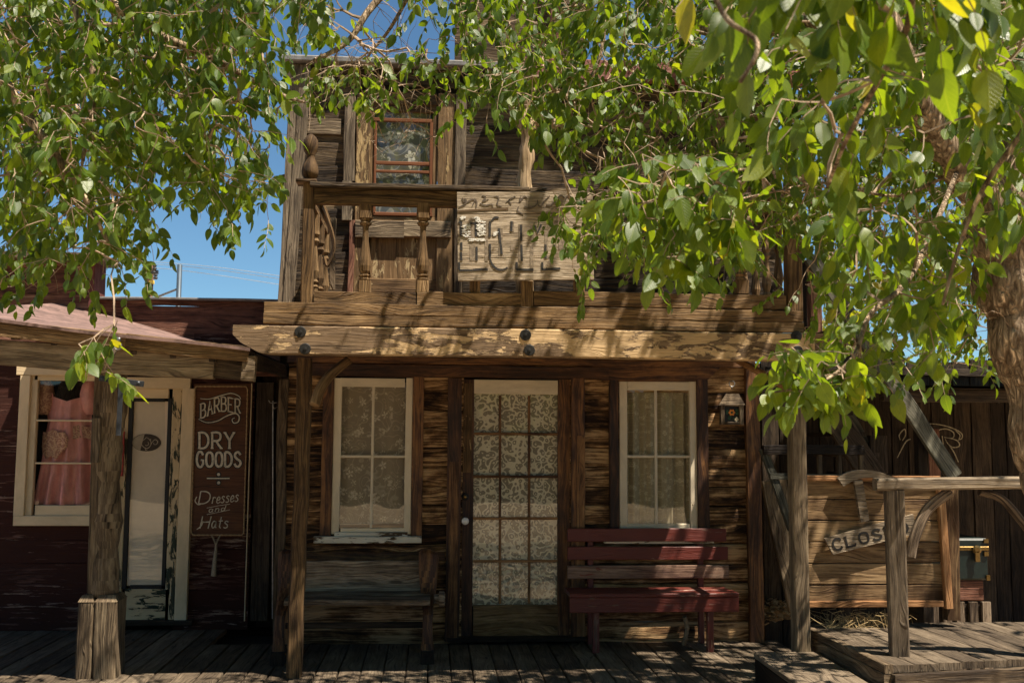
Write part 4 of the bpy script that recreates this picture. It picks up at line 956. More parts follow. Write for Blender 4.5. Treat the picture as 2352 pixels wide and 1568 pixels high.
m=MB(); m.box((xs0,yf+.1,.22),(xs1,yf+.13,.26),'x'); m.build('stretcher',M['dark'],lb)

rbn=thing('red_bench','red painted slatted bench with worn middle slat right of the door','bench',(W(1500,1490,-.6).x,-.6,0))
yf=WZ(1500,1500,0).y-.0; yb=yf+.36
m=MB()
zs=W(1500,1369,yf).z; X0,X1=W(1309,1385,yf).x,W(1697,1385,yf).x
m.box((X0,yf,zs-.115),(X1,yf+.025,zs-.006),'x',jit=.001); m.build('apron',M['bench'],rbn)
m=MB(); m.box((X0,yf-.004,zs-.005),(X1,yf+.16,zs+.022),'x',jit=.001); m.box((X0,yf+.166,zs-.005),(X1-.02,yf+.33,zs+.022),'x',jit=.001); m.build('seat',M['bench'],rbn)
ybk=yb-.02
for (y0,y1,x1_,mt,lab) in ((1213,1243,1668,'bench',None),(1255,1285,1672,'bench',None),(1298,1328,1674,'benchworn','worn back slat with red paint peeled off')):
    m=MB(); m.rect(1304,y0,x1_,y1,ybk,.025,'x',jit=.001); m.build('back_slat',M[mt],rbn,label=lab)
for u in (1357,1610):
    a=W(u,1300,ybk+.03); m=MB(); m.board((a.x,ybk+.045,0),(a.x,ybk+.06,W(u,1216,ybk).z-.02),.045,.035,(0,-1,0)); m.build('back_leg',M['bench'],rbn)
for u in (1369,1632):
    a=W(u,1450,yf+.03); m=MB(); m.board((a.x,yf+.045,0),(a.x,yf+.045,zs-.115),.048,.04,(0,-1,0)); m.build('leg',M['bench'],rbn)
    m=MB(); m.board((a.x-.05,yf+.05,zs-.06),(a.x-.05,yb,zs-.06),.03,.07,(1,0,0)); m.build('rail',M['bench'],rbn)
m=MB(); m.tube(smoothpath([W(1572,1415,-.4),W(1578,1440,-.38),W(1574,1465,-.38),W(1570,1480,-.36)],4),[.018,.016,.018,.014,.02,.016,.018,.014,.02,.016,.016,.016,.012],8)
tag(m.build('bare_stick',M['pale']),'pale bare stick leaning under the red bench','stick')

# little picture box and ring on the wall
pb=thing('wall_flower_box','small wooden house shaped box framing an orange flower picture on the wall','box',W(1680,975,-.05))
m=MB(); Yp=-.055
m.poly([W(1655,975,Yp),W(1708,975,Yp),W(1708,925,Yp),W(1696,905,Yp),W(1668,905,Yp),W(1655,925,Yp)],.03,r=.3); m.build('back',M['gray'],pb)
m=MB(); m.rect(1655,928,1665,974,Yp-.03,.028,'z'); m.rect(1699,928,1708,974,Yp-.03,.028,'z'); m.rect(1665,924,1699,932,Yp-.03,.028,'x'); m.rect(1665,968,1699,974,Yp-.03,.028,'x'); m.build('frame',M['gray'],pb)
m=MB(); m.poly([W(1651,930,Yp-.04),W(1712,930,Yp-.04),W(1697,904,Yp-.005),W(1668,904,Yp-.005)],.01); m.build('lid',M['gray'],pb)
m=MB(); m.rect(1665,932,1699,968,Yp-.004,.004,'x'); m.build('picture',M['blackpaint'],pb)
m=MB()
for i in range(14): c=(1668+rng.uniform(2,28),936+rng.uniform(2,28)); a0=rng.random()*6; m.poly([W(c[0]+4*math.cos(a0+a),c[1]-3*math.sin(a0+a),Yp-.006-i*.0002) for a in (0,1,2.2,3.1,4.2,5.2)],.001)
m.build('painted_leaf',M['flowerleaf'],pb)
m=MB()
for k in range(6): a=k*math.pi/3; m.poly([W(1681+3*math.cos(a+b)+5*math.cos(a),947-3*math.sin(a+b)-5*math.sin(a),Yp-.011-k*.0002) for b in (0,1.2,2.5,3.8,5)],.001)
m.build('painted_flower',M['flowerorange'],pb)
m=MB()
for k in range(4): a=k*math.pi/2; m.poly([W(1692+2.4*math.cos(a+b)+2.5*math.cos(a),963-3*math.sin(a+b)-3.5*math.sin(a),Yp-.013-k*.0002) for b in (0,1.2,2.5,3.8,5)],.001)
m.build('painted_flower',M['flowerwhite'],pb)
m=MB(); m.tube([W(1681+6.5*math.cos(a),881+6.5*math.sin(a),-.05) for a in [i*math.pi/8 for i in range(17)]],.004,6); m.tube([W(1681,888,-.05),W(1681,893,-.03)],.006,6)
tag(m.build('iron_ring',M['iron']),'small iron ring hook above the flower box','ring')

# ================================================================== RIGHT SIDE
# barn behind
YBn=1.3
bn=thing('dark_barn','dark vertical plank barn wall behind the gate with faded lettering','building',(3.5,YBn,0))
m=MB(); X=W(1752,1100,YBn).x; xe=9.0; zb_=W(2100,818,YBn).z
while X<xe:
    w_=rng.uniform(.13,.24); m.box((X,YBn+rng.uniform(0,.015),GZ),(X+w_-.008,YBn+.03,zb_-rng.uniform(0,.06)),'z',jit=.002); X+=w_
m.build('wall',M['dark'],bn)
m=MB(); m.rect(2030,898,2900,925,-.25,.09,'x',jit=.002); m.build('porch_beam',M['dark'],bn)
zr=W(2200,897,-.25).z; m=MB(); m.prof((W(2030,898,-.25).x,.55,zr+.14),(9.0,.55,zr+.14),[(-.02,0),(.02,0),(.02,.001),(-.02,.001)]); m=MB(); m.grid([[(W(2000,898,-.25).x,-.40,zr+.01),(9,-.40,zr+.01)],[(W(2000,898,-.25).x,YBn,zr+.03),(9,YBn,zr+.03)]],r=.5); m.grid([[(W(2000,898,-.25).x,-.40,zr+.03),(9,-.40,zr+.03)],[(W(2000,898,-.25).x,YBn,zr+.05),(9,YBn,zr+.05)]],r=.5); m.build('porch_roof',M['dark'],bn)  # barn porch roof added above the beam, carried forward to shade the wall
m=MB(); m.rect(1760,846,2420,862,YBn-.03,.03,'x',jit=.002); m.build('cross_beam',M['dark'],bn)
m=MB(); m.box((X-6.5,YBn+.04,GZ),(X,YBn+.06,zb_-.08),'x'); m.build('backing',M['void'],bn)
m=MB(); m.grid([[W(2236,915,YBn-.1),W(2262,908,YBn-.1),W(2295,925,YBn-.1)],[W(2240,909,YBn+.1),W(2265,903,YBn+.1),W(2298,918,YBn+.1)]],r=.4); m.build('roof_flashing',M['iron'],bn)
def zp(X,Yy): return ((2150+X/3.92)/1.063,(1000+Yy/3.92)/1.063)
m=MB(); YLt=YBn-.012; pb_=lambda n_: n_*(YBn+D)/FPX
for st in ([(410,140),(520,135),(660,165),(770,220),(780,270),(740,290)],[(190,290),(180,240),(230,185),(240,240),(210,295)],[(160,460),(240,310),(290,280)],[(560,330),(545,230),(570,190),(640,185),(700,220),(690,270),(610,260)],[(610,265),(680,275),(740,300),(755,345),(700,360),(650,330),(620,280)],[(650,330),(700,400),(745,500)],[(590,250),(600,330)],[(720,200),(760,240),(750,280)],[(600,440),(620,480)]):
    ribbon(m,[zp(a,b) for a,b in cr(st)],pb_(2.6),YLt,.004,taper=True)
letter(m,'5',*zp(398,505),8,22,pb_(2.6),YLt); ribbon(m,[zp(460,520),zp(458,595)],pb_(2.2),YLt); ribbon(m,[zp(490,560),zp(470,580),zp(490,598)],pb_(2.2),YLt)
m.build('painted_lettering',M['chalk'],bn)
m=MB(); m.rect(2132,985,2160,1108,YBn-.08,.04,'z',jit=.002); m.build('reddish_plank',M['redbrown'],bn)

# staircase
st=thing('outside_staircase','weathered wooden outside staircase climbing to the balcony right end','staircase',(2.9,-.3,GZ))
m=MB(); m.board(W(1862,590,-.55),W(2192,1095,-.55),.115,.045,(0,-1,0),jit=.002); m.build('hand_rail',M['green'],st)
m=MB(); m.board(W(1870,820,.35),W(2000,1050,.35),.11,.045,(0,-1,0),jit=.002); m.build('hand_rail',M['green'],st)
m=MB(); m.board(W(1880,900,.0),W(2130,1290,.0),.20,.045,(0,-1,0),jit=.002); m.board(W(1880,900,.75),W(2130,1290,.75),.20,.045,(0,-1,0),jit=.002); m.build('stringer',M['dark'],st)
m=MB()
for k in range(8):
    t=(k+.5)/8; a=W(1880,880,.0).lerp(W(2130,1270,.0),t); m.box((a.x-.13,0.03,a.z),(a.x+.13,.78,a.z+.035),'y')
m.build('tread',M['dark'],st)
for (u0,u1,v0,v1,Y,mt) in ((1862,1888,590,772,-.55,'redbrown'),(1852,1858,600,760,-.2,'dark'),(2000,2040,1000,1160,.3,'dark')):
    m=MB(); m.rect(u0,v0,u1,v1,Y,.08,'z',jit=.002); m.build('stair_post',M[mt],st)
m=MB(); m.rect(1755,1022,1986,1044,-.35,.05,'x',jit=.002); m.build('cross_rail',M['dark'],st)
m=MB(); m.rect(1770,1088,1990,1102,-.33,.05,'x',jit=.002); m.build('cross_rail',M['green'],st)
for u in (1880,1925,1975):
    m=MB(); m.rect(u,1044,u+9,1092,-.32,.04,'z'); m.build('stair_baluster',M['gray'],st)
m=MB(); m.board(W(1753,1030,-.3),W(1818,1215,-.3),.06,.04,(0,-1,0),jit=.002); m.build('diagonal_strut',M['green'],st)
m=MB(); m.board(W(1775,1100,.1),W(1840,1400,.1),.20,.04,(0,-1,0),jit=.002); m.build('diagonal_strut',M['gray'],st)
m=MB(); m.rect(1762,850,1830,870,-.3,.05,'x'); m.build('cross_rail',M['gray'],st)
for t in (.0,.33,.66,1.0):
    a=W(1862,590,-.5).lerp(W(2192,1095,-.5),t); 
m=MB(); a=W(2120,985,-.5); m.box((a.x-.04,-.5,GZ),(a.x+.04,-.42,a.z),'z'); m.build('stair_post',M['dark'],st)

# raised platform
PZ=.30
pA=WZ(1860,1440,PZ); pB=WZ(2046,1528,PZ); pC=WZ(2420,1509,PZ); pD=WZ(2240,1428,PZ)
pf=thing('wooden_platform','low raised wooden platform of gray boards under the hitching rail','platform',(pB.x,pB.y,GZ))
m=MB(); dirv=(pB-pA).normalized(); side=V((-dirv.y,dirv.x,0)); 
if side.x<0: side=-side
k=0; off=0.0
Lp=(pB-pA).length
dfront=(pC-pB).normalized(); fdir=dfront; wB=.15
while off<2.2:
    a=pA+side*(off+wB/2); 
    # end at the front line pB-pC
    tden=dirv.x*fdir.y-dirv.y*fdir.x
    q=pB-a; tt=(q.x*fdir.y-q.y*fdir.x)/tden
    m.board(a-dirv*.15+V((0,0,-.02)),a+dirv*tt+V((0,0,-.02)),wB-.008,.04,(0,0,1),jit=.0015,bev=.006); off+=wB
m.build('floor_boards',M['deck'],pf)
m=MB(); zc=(PZ-.045); hgt=.13
for z_ in (zc-hgt/2,zc-hgt-.01-hgt/2,zc-2*hgt-.02-hgt/2):
    m.board(V((pA.x,pA.y,z_))-side*.02-dirv*.1,V((pB.x,pB.y,z_))-side*.02,hgt,.04,tuple(-side),jit=.002)
m.board(pA-side*.01+V((0,0,-.018)),pB-side*.01+V((0,0,-.018)),.05,.05,(0,0,1)); m.build('side_boards',M['gray'],pf)
m=MB()
fn=V((fdir.y,-fdir.x,0)); 
if fn.y>0: fn=-fn
for z_ in (zc-hgt/2,zc-hgt-.01-hgt/2,zc-2*hgt-.02-hgt/2):
    m.board(V((pB.x,pB.y,z_))+fn*.02,V((pC.x,pC.y,z_))+fn*.02,hgt,.04,tuple(fn),jit=.002)
m.build('front_boards',M['gray'],pf)
# step plank
SZ=.19
s0,s1,s2,s3=WZ(1732,1497,SZ),WZ(1866,1490,SZ),WZ(2000,1568,SZ),WZ(1862,1590,SZ)
sp0=thing('step','low worn plank step beside the raised platform','step',(s0.x,s0.y,0))
m=MB(); dd=(s3-s0).normalized(); L=(s3-s0).length+.25; wS=((s1-s0)-dd*(s1-s0).dot(dd)).length; sn=((s1-s0)-dd*(s1-s0).dot(dd)).normalized()
c0=s0+sn*wS/2; m.board(c0-V((0,0,.02)),c0+dd*L-V((0,0,.02)),wS,.04,(0,0,1),jit=.002,bev=.008); m.build('tread',M['deck'],sp0)
m=MB()
for q in (.03,wS-.03): m.board(s0+sn*q+V((0,0,-.125)),s0+sn*q+dd*L+V((0,0,-.125)),.05,.165,(0,0,1))
m.build('support',M['dark'],sp0)

# hitching rail
hr=thing('hitching_rail','rough square timber hitching rail with post and curved braces on the platform','railing',WZ(2067,1508,PZ))
hp=WZ(2067,1508,PZ); Yh=hp.y
m=MB(); a=W(2048,1300,Yh).x; b=W(2089,1300,Yh).x; wpost=b-a
m.board(V(((a+b)/2,Yh+wpost/2,PZ)),V((W(2064,1127,Yh).x-.005,Yh+wpost/2,W(2064,1126,Yh).z)),wpost,wpost,(-.3,-1,0),jit=.0015,bev=.01); m.build('post',M['pale'],hr)
m=MB(); ra=W(2018,1112,Yh); rb_=W(2480,1108,Yh-.12); m.board(ra+V((0,wpost/2,0)),rb_+V((0,wpost/2,0)),.072,.09,(0,-1,0),jit=.001,bev=.012); m.build('rail',M['pale'],hr)
m=MB(); m.tube(smoothpath([W(2090,1278,Yh+.03),W(2100,1235,Yh+.03),W(2130,1170,Yh+.03),W(2182,1128,Yh+.03)],6),.032,8,sq=.8); m.build('brace',M['old'],hr)
m=MB(); m.tube(smoothpath([W(2250,1128,Yh+.03),W(2300,1145,Yh+.02),W(2345,1195,Yh+.01),W(2375,1235,Yh)],6),.030,8,sq=.8); m.build('brace',M['old'],hr)
m=MB(); q=W(2430,1300,Yh-.1); m.box((q.x-.05,Yh-.13,PZ),(q.x+.05,Yh-.03,q.z+.75),'z'); m.build('post',M['pale'],hr)

# gate panel
YG=-1.22
gt=thing('plank_gate','square pine plank gate panel with orange edge strips behind the hitching rail','gate',W(2000,1395,YG))
m=MB(); zt_=W(1990,1098,YG).z; zb2=W(2000,1392,YG).z; xg0=W(1842,1240,YG).x; xg1=W(2178,1240,YG).x; nn=6
for k in range(nn):
    z0=zb2+(zt_-zb2)*k/nn; z1=zb2+(zt_-zb2)*(k+1)/nn; m.box((xg0,YG+.02,z0+.003),(xg1,YG+.045,z1-.003),'x',jit=.0012,r=[.2,.75,.45,.85,.25,.6][k])
m.build('planks',M['gate'],gt)
m=MB(); m.rect(1829,1094,1844,1388,YG-.01,.05,'z',jit=.001); m.board(W(2158,1108,YG+.01),W(2178,1396,YG+.01),.05,.05,(0,-1,0),jit=.001); m.rect(1844,1092,2160,1104,YG-.008,.05,'x'); m.rect(1844,1380,2168,1394,YG-.008,.045,'x'); m.build('edge_strip',M['gatetrim'],gt)
m=MB()
for v in (1212,1365): m.rect(1818,v-14,1836,v+14,YG-.014,.02,'z')
m.build('hinge',M['black'],gt)
m=MB(); m.board(W(2185,1422,YG+.06),W(2180,1112,YG+.06),.095,.08,(0,-1,0),jit=.001); o=m.build('gate_post',M['gate']); tag(o,'square pine post at the right edge of the plank gate','post')
hm=thing('wooden_hammer','gray wooden hammer cutout with curved head fixed on the plank gate','hammer',W(1980,1150,YG-.03))
m=MB(); Yq=YG-.04
top=cr([(1925,1098),(1950,1083),(1985,1079),(2020,1083),(2058,1098)],5); bot=cr([(2054,1103),(2020,1098),(1985,1097),(1960,1104),(1938,1117)],5)
m.poly([W(u,v,Yq) for u,v in (top+bot)[::-1]],.035,r=.7); m.build('head',M['pale'],hm)
m=MB(); m.poly([W(1978,1199,Yq+.002),W(1997,1194,Yq+.002),W(1981,1100,Yq+.002),W(1962,1104,Yq+.002)],.028,r=.5); m.build('handle',M['pale'],hm)
cs=thing('closed_sign','tilted gray wooden sign with black lettering reading closed nailed on the plank gate','sign',W(2000,1230,YG-.03))
m=MB(); Yc=YG-.03
TL,BL,TR,BR=(1894,1236),(1914,1273),(2098,1180),(2105,1224)
m.poly([W(*BL,Yc),W(*BR,Yc),W(*TR,Yc),W(*TL,Yc)],.022,r=.6); m.build('board',M['pale'],cs)
m=MB(); rot=math.atan2(-50,204)
for i,ch in enumerate('CLOSED'): letter(m,ch,1911+i*31*math.cos(rot),1240+i*31*math.sin(rot),21,24,px(5.0),Yc-.003,rot=rot,serif=.15,t=.003)
m.build('lettering',M['blackpaint'],cs)
# straw
m=MB(); q=random.Random(9)
for i in range(150):
    a=WZ(q.uniform(1900,2060),q.uniform(1432,1445),PZ); a.z=PZ+.005; b=a+V((q.gauss(0,.07),q.gauss(0,.04),q.uniform(.0,.10))); c=b+V((q.gauss(0,.06),0,q.uniform(-.05,.03))); m.tube([a,b,c],.0018,3)
tag(m.build('straw',M['straw']),None,None,kind='stuff'); bpy.data.objects['straw']['label']='wisps of dry straw under the plank gate'; 
# trunk and boxes
tk=thing('steamer_trunk','dark green steamer trunk with brass fittings on a stack of boxes','trunk',W(2235,1330,-.2))
Yk=-.2; zx0=W(2190,1290,Yk).x; zx1=W(2268,1290,Yk).x; kz0=W(2230,1332,Yk).z; kz1=W(2230,1236,Yk).z
m=MB(); m.box((zx0-.25,Yk,kz0),(zx1,Yk+.42,kz1),'x',bev=.015); m.build('case',M['greentrunk'],tk)
m=MB(); kz=W(2230,1258,Yk).z; m.box((zx0-.25,Yk-.012,kz-.018),(zx1+.01,Yk-.002,kz+.012),'x'); m.box((zx1-.03,Yk-.014,kz+.04),(zx1+.01,Yk-.002,kz1-.002),'z'); m.box((zx1-.02,Yk-.014,kz0),(zx1+.012,Yk-.002,kz0+.04),'z'); m.box((zx1-.03,Yk-.014,kz-.06),(zx1+.008,Yk-.002,kz-.025),'z'); m.build('brass_edging',M['brass'],tk)
m=MB(); c=W(2243,1262,Yk-.02); m.lathe(c-V((0,0,0)),[(0,.035),(.01,.035),(.016,.02)],12,axis='y'); m.box((c.x-.02,c.y-.016,c.z-.09),(c.x+.02,c.y-.002,c.z-.01),'z'); m.build('lock',M['brass'],tk)
m=MB(); m.box((zx0-.2,Yk+.02,W(2230,1380,Yk).z),(zx1-.03,Yk+.40,kz0-.002),'x',bev=.01); o=m.build('red_chest',M['redbrown']); tag(o,'faded red chest between the green trunk and the slatted crate','chest')
cr_=thing('slatted_crate','dark slatted wooden crate at the bottom of the box stack','crate',W(2225,1470,Yk))
m=MB(); z1=W(2230,1382,Yk).z
for k in range(5):
    X=zx0-.2+k*.105; m.box((X,Yk+.0,GZ),(X+.07,Yk+.025,z1),'z')
m.build('slat',M['old'],cr_); m=MB(); m.box((zx0-.2,Yk+.03,GZ),(zx1-.05,Yk+.4,z1-.005),'x'); m.build('body',M['dark'],cr_)
# litter under stairs
m=MB(); q=random.Random(11)
for i in range(500):
    c=WZ(q.gauss(1785,16),q.gauss(1404,7),.05); c.z=.02+q.random()*.12*math.exp(-((q.gauss(0,1))**2)); a0=q.random()*6; s=q.uniform(.012,.03)
    m.poly([c+V((s*math.cos(a0+a),s*.6*math.sin(a0+a),s*.5*math.sin(a))) for a in (0,1.3,2.6,3.9,5.2)],.0015,n=(0,0,1))
o=m.build('leaf_litter',M['litter']); tag(o,'small heap of dry leaf litter beside the stairs',None,kind='stuff')

# ================================================================== BEHIND: poles and cables
def pole(name,label,cat,u,vt,Y,rad,mat,extra=None):
    a=W(u,vt,Y); o=thing(name,label,cat,(a.x,Y,GZ)); m=MB(); m.tube([(a.x,Y,GZ),(a.x,Y,a.z)],[rad*1.15,rad],14); m.build('pole',mat,o,smooth=True); return o,a
o,a=pole('utility_pole','brown wooden utility pole with crossarm and yellow band behind the red shop','pole',347,602,26,.095,M['pole'])
m=MB(); c=W(347,652,26); m.lathe(c,[(0,.104),(.11,.104)],16); m.build('yellow_band',M['yellow'],o)
m=MB(); c=W(345,626,25.8); m.board(c-V((.25,0,0)),c+V((.25,0,.02)),.12,.1,(0,-1,0))
for sx,dz in ((-.16,.12),(.16,.12),(.2,-.18),(.14,.0)): m.lathe(c+V((sx,-.1,dz-.05)),[(0,.05),(.05,.075),(.09,.04),(.14,.07),(.18,.03)],10)
m.build('insulator',M['bluesteel'],o)
o,a=pole('metal_pole','thin blue gray metal pole with slanting pipe behind the red shop roof','pole',413,608,5,.031,M['bluepipe'])
m=MB(); m.tube([W(330,694,5.0),W(414,661,5.0)],.014,8); m.build('slanting_pipe',M['iron'],o)
for i,(pts) in enumerate(([(100,590),(345,601),(500,614),(645,634)],[(100,596),(345,606),(500,620),(645,641)],[(100,612),(345,615),(500,632),(645,654)])):
    m=MB(); P=smoothpath([W(u,v,26-(k>1)*1.0*(k-1)) for k,(u,v) in enumerate(pts)],6); far=P[-1]+(P[-1]-P[-3])*30; P=[P[0]+(P[0]-P[2])*20]+P+[far]
    m.tube(P,.010,5); tag(m.build('overhead_cable',M['wire']),('upper','middle','lower')[i]+' of three pale overhead cables crossing the sky behind the red shop','cable','overhead cables')
# pipe on left wall edge
m=MB(); m.tube([W(624,424,.3),W(645,448,.3)],.022,10); m.tube([W(645,448,.3),W(660,470,.3)],.012,8); tag(m.build('vent_pipe',M['iron']),'gray metal pipe sticking out of the upper left building edge','pipe')
m=MB(); m.poly([W(636,412,.35),W(655,432,.35),W(662,425,.35),W(662,398,.35),W(645,402,.35)],.05); m.build('loose_shingle',M['redbrown'],B)

# ================================================================== TREES
nrng=np.random.default_rng(5)
class Leaves:
    def __init__(s): s.base=[];s.dir=[];s.nor=[];s.len=[];s.r=[]
    def add(s,p,d,n,l,r): s.base.append(tuple(p));s.dir.append(tuple(d));s.nor.append(tuple(n));s.len.append(l);s.r.append(r)
    def build(s,name,mat,parent,fine=False):
        Bs=np.array(s.base);Ds=np.array(s.dir);Ns=np.array(s.nor);Ls=np.array(s.len);R=np.array(s.r); n=len(Bs)
        if fine: ts=np.array([0,.1,.25,.42,.6,.78,.92,1.0]); ws=np.array([0,.19,.275,.295,.26,.165,.06,0])
        else: ts=np.array([0,.2,.45,.75,1.0]); ws=np.array([0,.25,.30,.18,0])
        Ds/=np.linalg.norm(Ds,axis=1,keepdims=True); Ns-=Ds*(Ns*Ds).sum(1,keepdims=True); Ns/=np.linalg.norm(Ns,axis=1,keepdims=True)+1e-9; Ss=np.cross(Ds,Ns)
        k=len(ts); curl=nrng.uniform(-.15,.45,n); fold=nrng.uniform(.02,.32,n); wid=nrng.uniform(.85,1.15,n); ben=nrng.normal(0,.08,n)
        inner=list(range(1,k-1)); 
        verts=np.zeros((n,k+2*len(inner),3))
        for i,t in enumerate(ts): verts[:,i]=Bs+Ds*(Ls*t)[:,None]-Ns*(Ls*curl*t*t)[:,None]+Ss*(Ls*ben*t*t)[:,None]
        for a,i in enumerate(inner):
            w_=(Ls*ws[i]*wid)[:,None]; up=(Ls*ws[i]*fold)[:,None]
            verts[:,k+a]=verts[:,i]+Ss*w_+Ns*up; verts[:,k+len(inner)+a]=verts[:,i]-Ss*w_+Ns*up
        F=[];UV=[]
        for sd in (0,1):
            o=k+sd*len(inner); sg_=1 if sd==0 else -1
            def add(ids,uv):
                if sd: ids=ids[::-1];uv=uv[::-1]
                F.append(ids);UV.append(uv)
            add([0,o,1],[(0,0),(ts[1],sg_*ws[1]*2),(ts[1],0)])
            for a in range(len(inner)-1): add([inner[a],o+a,o+a+1,inner[a+1]],[(ts[a+1],0),(ts[a+1],sg_*ws[a+1]*2),(ts[a+2],sg_*ws[a+2]*2),(ts[a+2],0)])
            add([inner[-1],o+len(inner)-1,k-1],[(ts[k-2],0),(ts[k-2],sg_*ws[k-2]*2),(1,0)])
        nv=verts.shape[1]; lt=np.array([len(f) for f in F]); flat=np.concatenate([np.array(f) for f in F]); uvf=np.array([q for u_ in UV for q in u_],dtype=np.float32)
        me=bpy.data.meshes.new(name); me.vertices.add(n*nv); me.vertices.foreach_set('co',verts.reshape(-1).astype(np.float32))
        loops=(flat[None,:]+(np.arange(n)*nv)[:,None]).reshape(-1); me.loops.add(len(loops)); me.loops.foreach_set('vertex_index',loops.astype(np.int32))
        tot=np.tile(lt,n); me.polygons.add(len(tot)); st_=np.concatenate([[0],np.cumsum(tot)[:-1]]); me.polygons.foreach_set('loop_start',st_.astype(np.int32)); me.polygons.foreach_set('loop_total',tot.astype(np.int32))
        me.polygons.foreach_set('use_smooth',np.ones(len(tot),dtype=bool))
        me.update(calc_edges=True)
        uvl=me.uv_layers.new(name='UVMap'); uvl.data.foreach_set('uv',np.tile(uvf,(n,1)).ravel())
        at=me.attributes.new('rnd','FLOAT','FACE'); at.data.foreach_set('value',np.repeat(R,len(lt)).astype(np.float32))
        me.materials.append(mat); o=bpy.data.objects.new(name,me); COL.objects.link(o)
        if parent: o.parent=parent; o.matrix_parent_inverse=Matrix.Translation(-parent.location)
        return o

def twiglet(lv,tw,p,d,L,nl,leaf,q,bare=False,green=0.0):
    """a thin twig with alternate leaves"""
    d=d.normalized(); p=V(p); pts=[p]; cur=d.copy(); seg=L/4
    for i in range(4):
        cur=(cur+V((q.gauss(0,.16),q.gauss(0,.16),-.12))).normalized(); pts.append(pts[-1]+cur*seg)
    tw.tube(pts,[.0018,.0016,.0013,.0010,.0007],3,caps=False)
    if bare: return
    side=d.cross(V((q.gauss(0,1),q.gauss(0,1),q.gauss(0,1)))).normalized()
    for i in range(nl):
        t=(i+.6)/nl*4; k=min(3,int(t)); a=pts[k].lerp(pts[k+1],t-k); ax=(pts[k+1]-pts[k]).normalized(); s=side*(1 if i%2 else -1)
        dd=ax*q.uniform(.3,.9)+s*q.uniform(.5,1.0)+V((0,0,-q.uniform(.35,1.3)))+V((q.gauss(0,.22),q.gauss(0,.22),0))
        if i==nl-1: dd=ax+V((0,0,-.3))
        nn_=V((q.gauss(0,.55),q.gauss(0,.55)-.25,q.uniform(.2,1.1)))
        dd.normalize(); l=leaf*q.uniform(.45,1.25)
        lv.add(a+dd*.005,dd,nn_,l,min(1,max(0,q.betavariate(2,2.4)+green)))

def grow(limbs,bases,mb,q,rmin=.0016,maxw=.22):
    """join every twig base to the nearest branch node; pipe-model radii"""
    nodes=[];par=[];plen=[];rfix=[]
    for path,rads in limbs:
        for i,p in enumerate(path):
            nodes.append(tuple(p)); par.append(len(nodes)-2 if i else -1); plen.append(0); rfix.append(rads[i])
    nl=len(nodes); cap=nl+len(bases)*4+10
    A=np.zeros((cap,3)); A[:nl]=nodes; PL=np.zeros(cap); n=nl; par=par+[0]*(cap-nl)
    Bp=np.array([tuple(b) for b in bases]); d0=np.array([np.min(np.linalg.norm(A[:nl]-b,axis=1)) for b in Bp]); order=np.argsort(d0)
    ends=[]
    for i in order:
        b=Bp[i]; dd=np.linalg.norm(A[:n]-b,axis=1)
        pen=np.maximum(0,b[2]-A[:n,2])*.6
        j=int(np.argmin(dd+maxw*PL[:n]+pen)); L=dd[j]
        if L<.02: ends.append(j); continue
        k=1 if L<.15 else 2 if L<.4 else 3; pv=j; a=A[j].copy()
        for s in range(1,k+1):
            t=s/k; p=a+(b-a)*t
            if s<k: p=p+nrng.normal(0,L*.06,3)+np.array([0,0,L*.08*math.sin(math.pi*t)])
            A[n]=p; par[n]=pv; PL[n]=PL[pv]+L/k; pv=n; n+=1
        ends.append(pv)
    cnt=np.zeros(n)
    for e in ends: cnt[e]+=1
    for i in range(n-1,nl-1,-1): 
        if par[i]>=0: cnt[par[i]]+=cnt[i]
    rad=np.maximum(rmin,.0013*np.sqrt(np.maximum(cnt,1)))
    rad=np.minimum(rad,.0085)
    for i in range(nl,n):
        j=par[i]; r1=rad[i]; r0=min(rad[j],r1*1.5) if j>=nl else r1*1.3
        mb.tube([A[j],(A[j]+A[i])/2+nrng.normal(0,.006,3),A[i]],[r0,(r0+r1)/2,r1],5 if r1>.004 else 3,caps=False)

def cellpts(grid_rows,x0,y0,cw,ch,drange,q,mult=1.0,zref=4.5):
    out=[]
    for r_,row in enumerate(grid_rows):
        for c_,chh in enumerate(row):
            if chh in ' .0': continue
            dn=int(chh)/10.0
            for (lo,hi,wt) in drange:
                mean=-math.log(1-dn)*3.3*mult*wt*(( (lo+hi)/2/zref)**2)
                k=int(mean)+(1 if q.random()<mean-int(mean) else 0)
                for _ in range(k):
                    out.append(WD(x0+(c_+q.random())*cw,y0+(r_+q.random())*ch,q.uniform(lo,hi)))
    return out

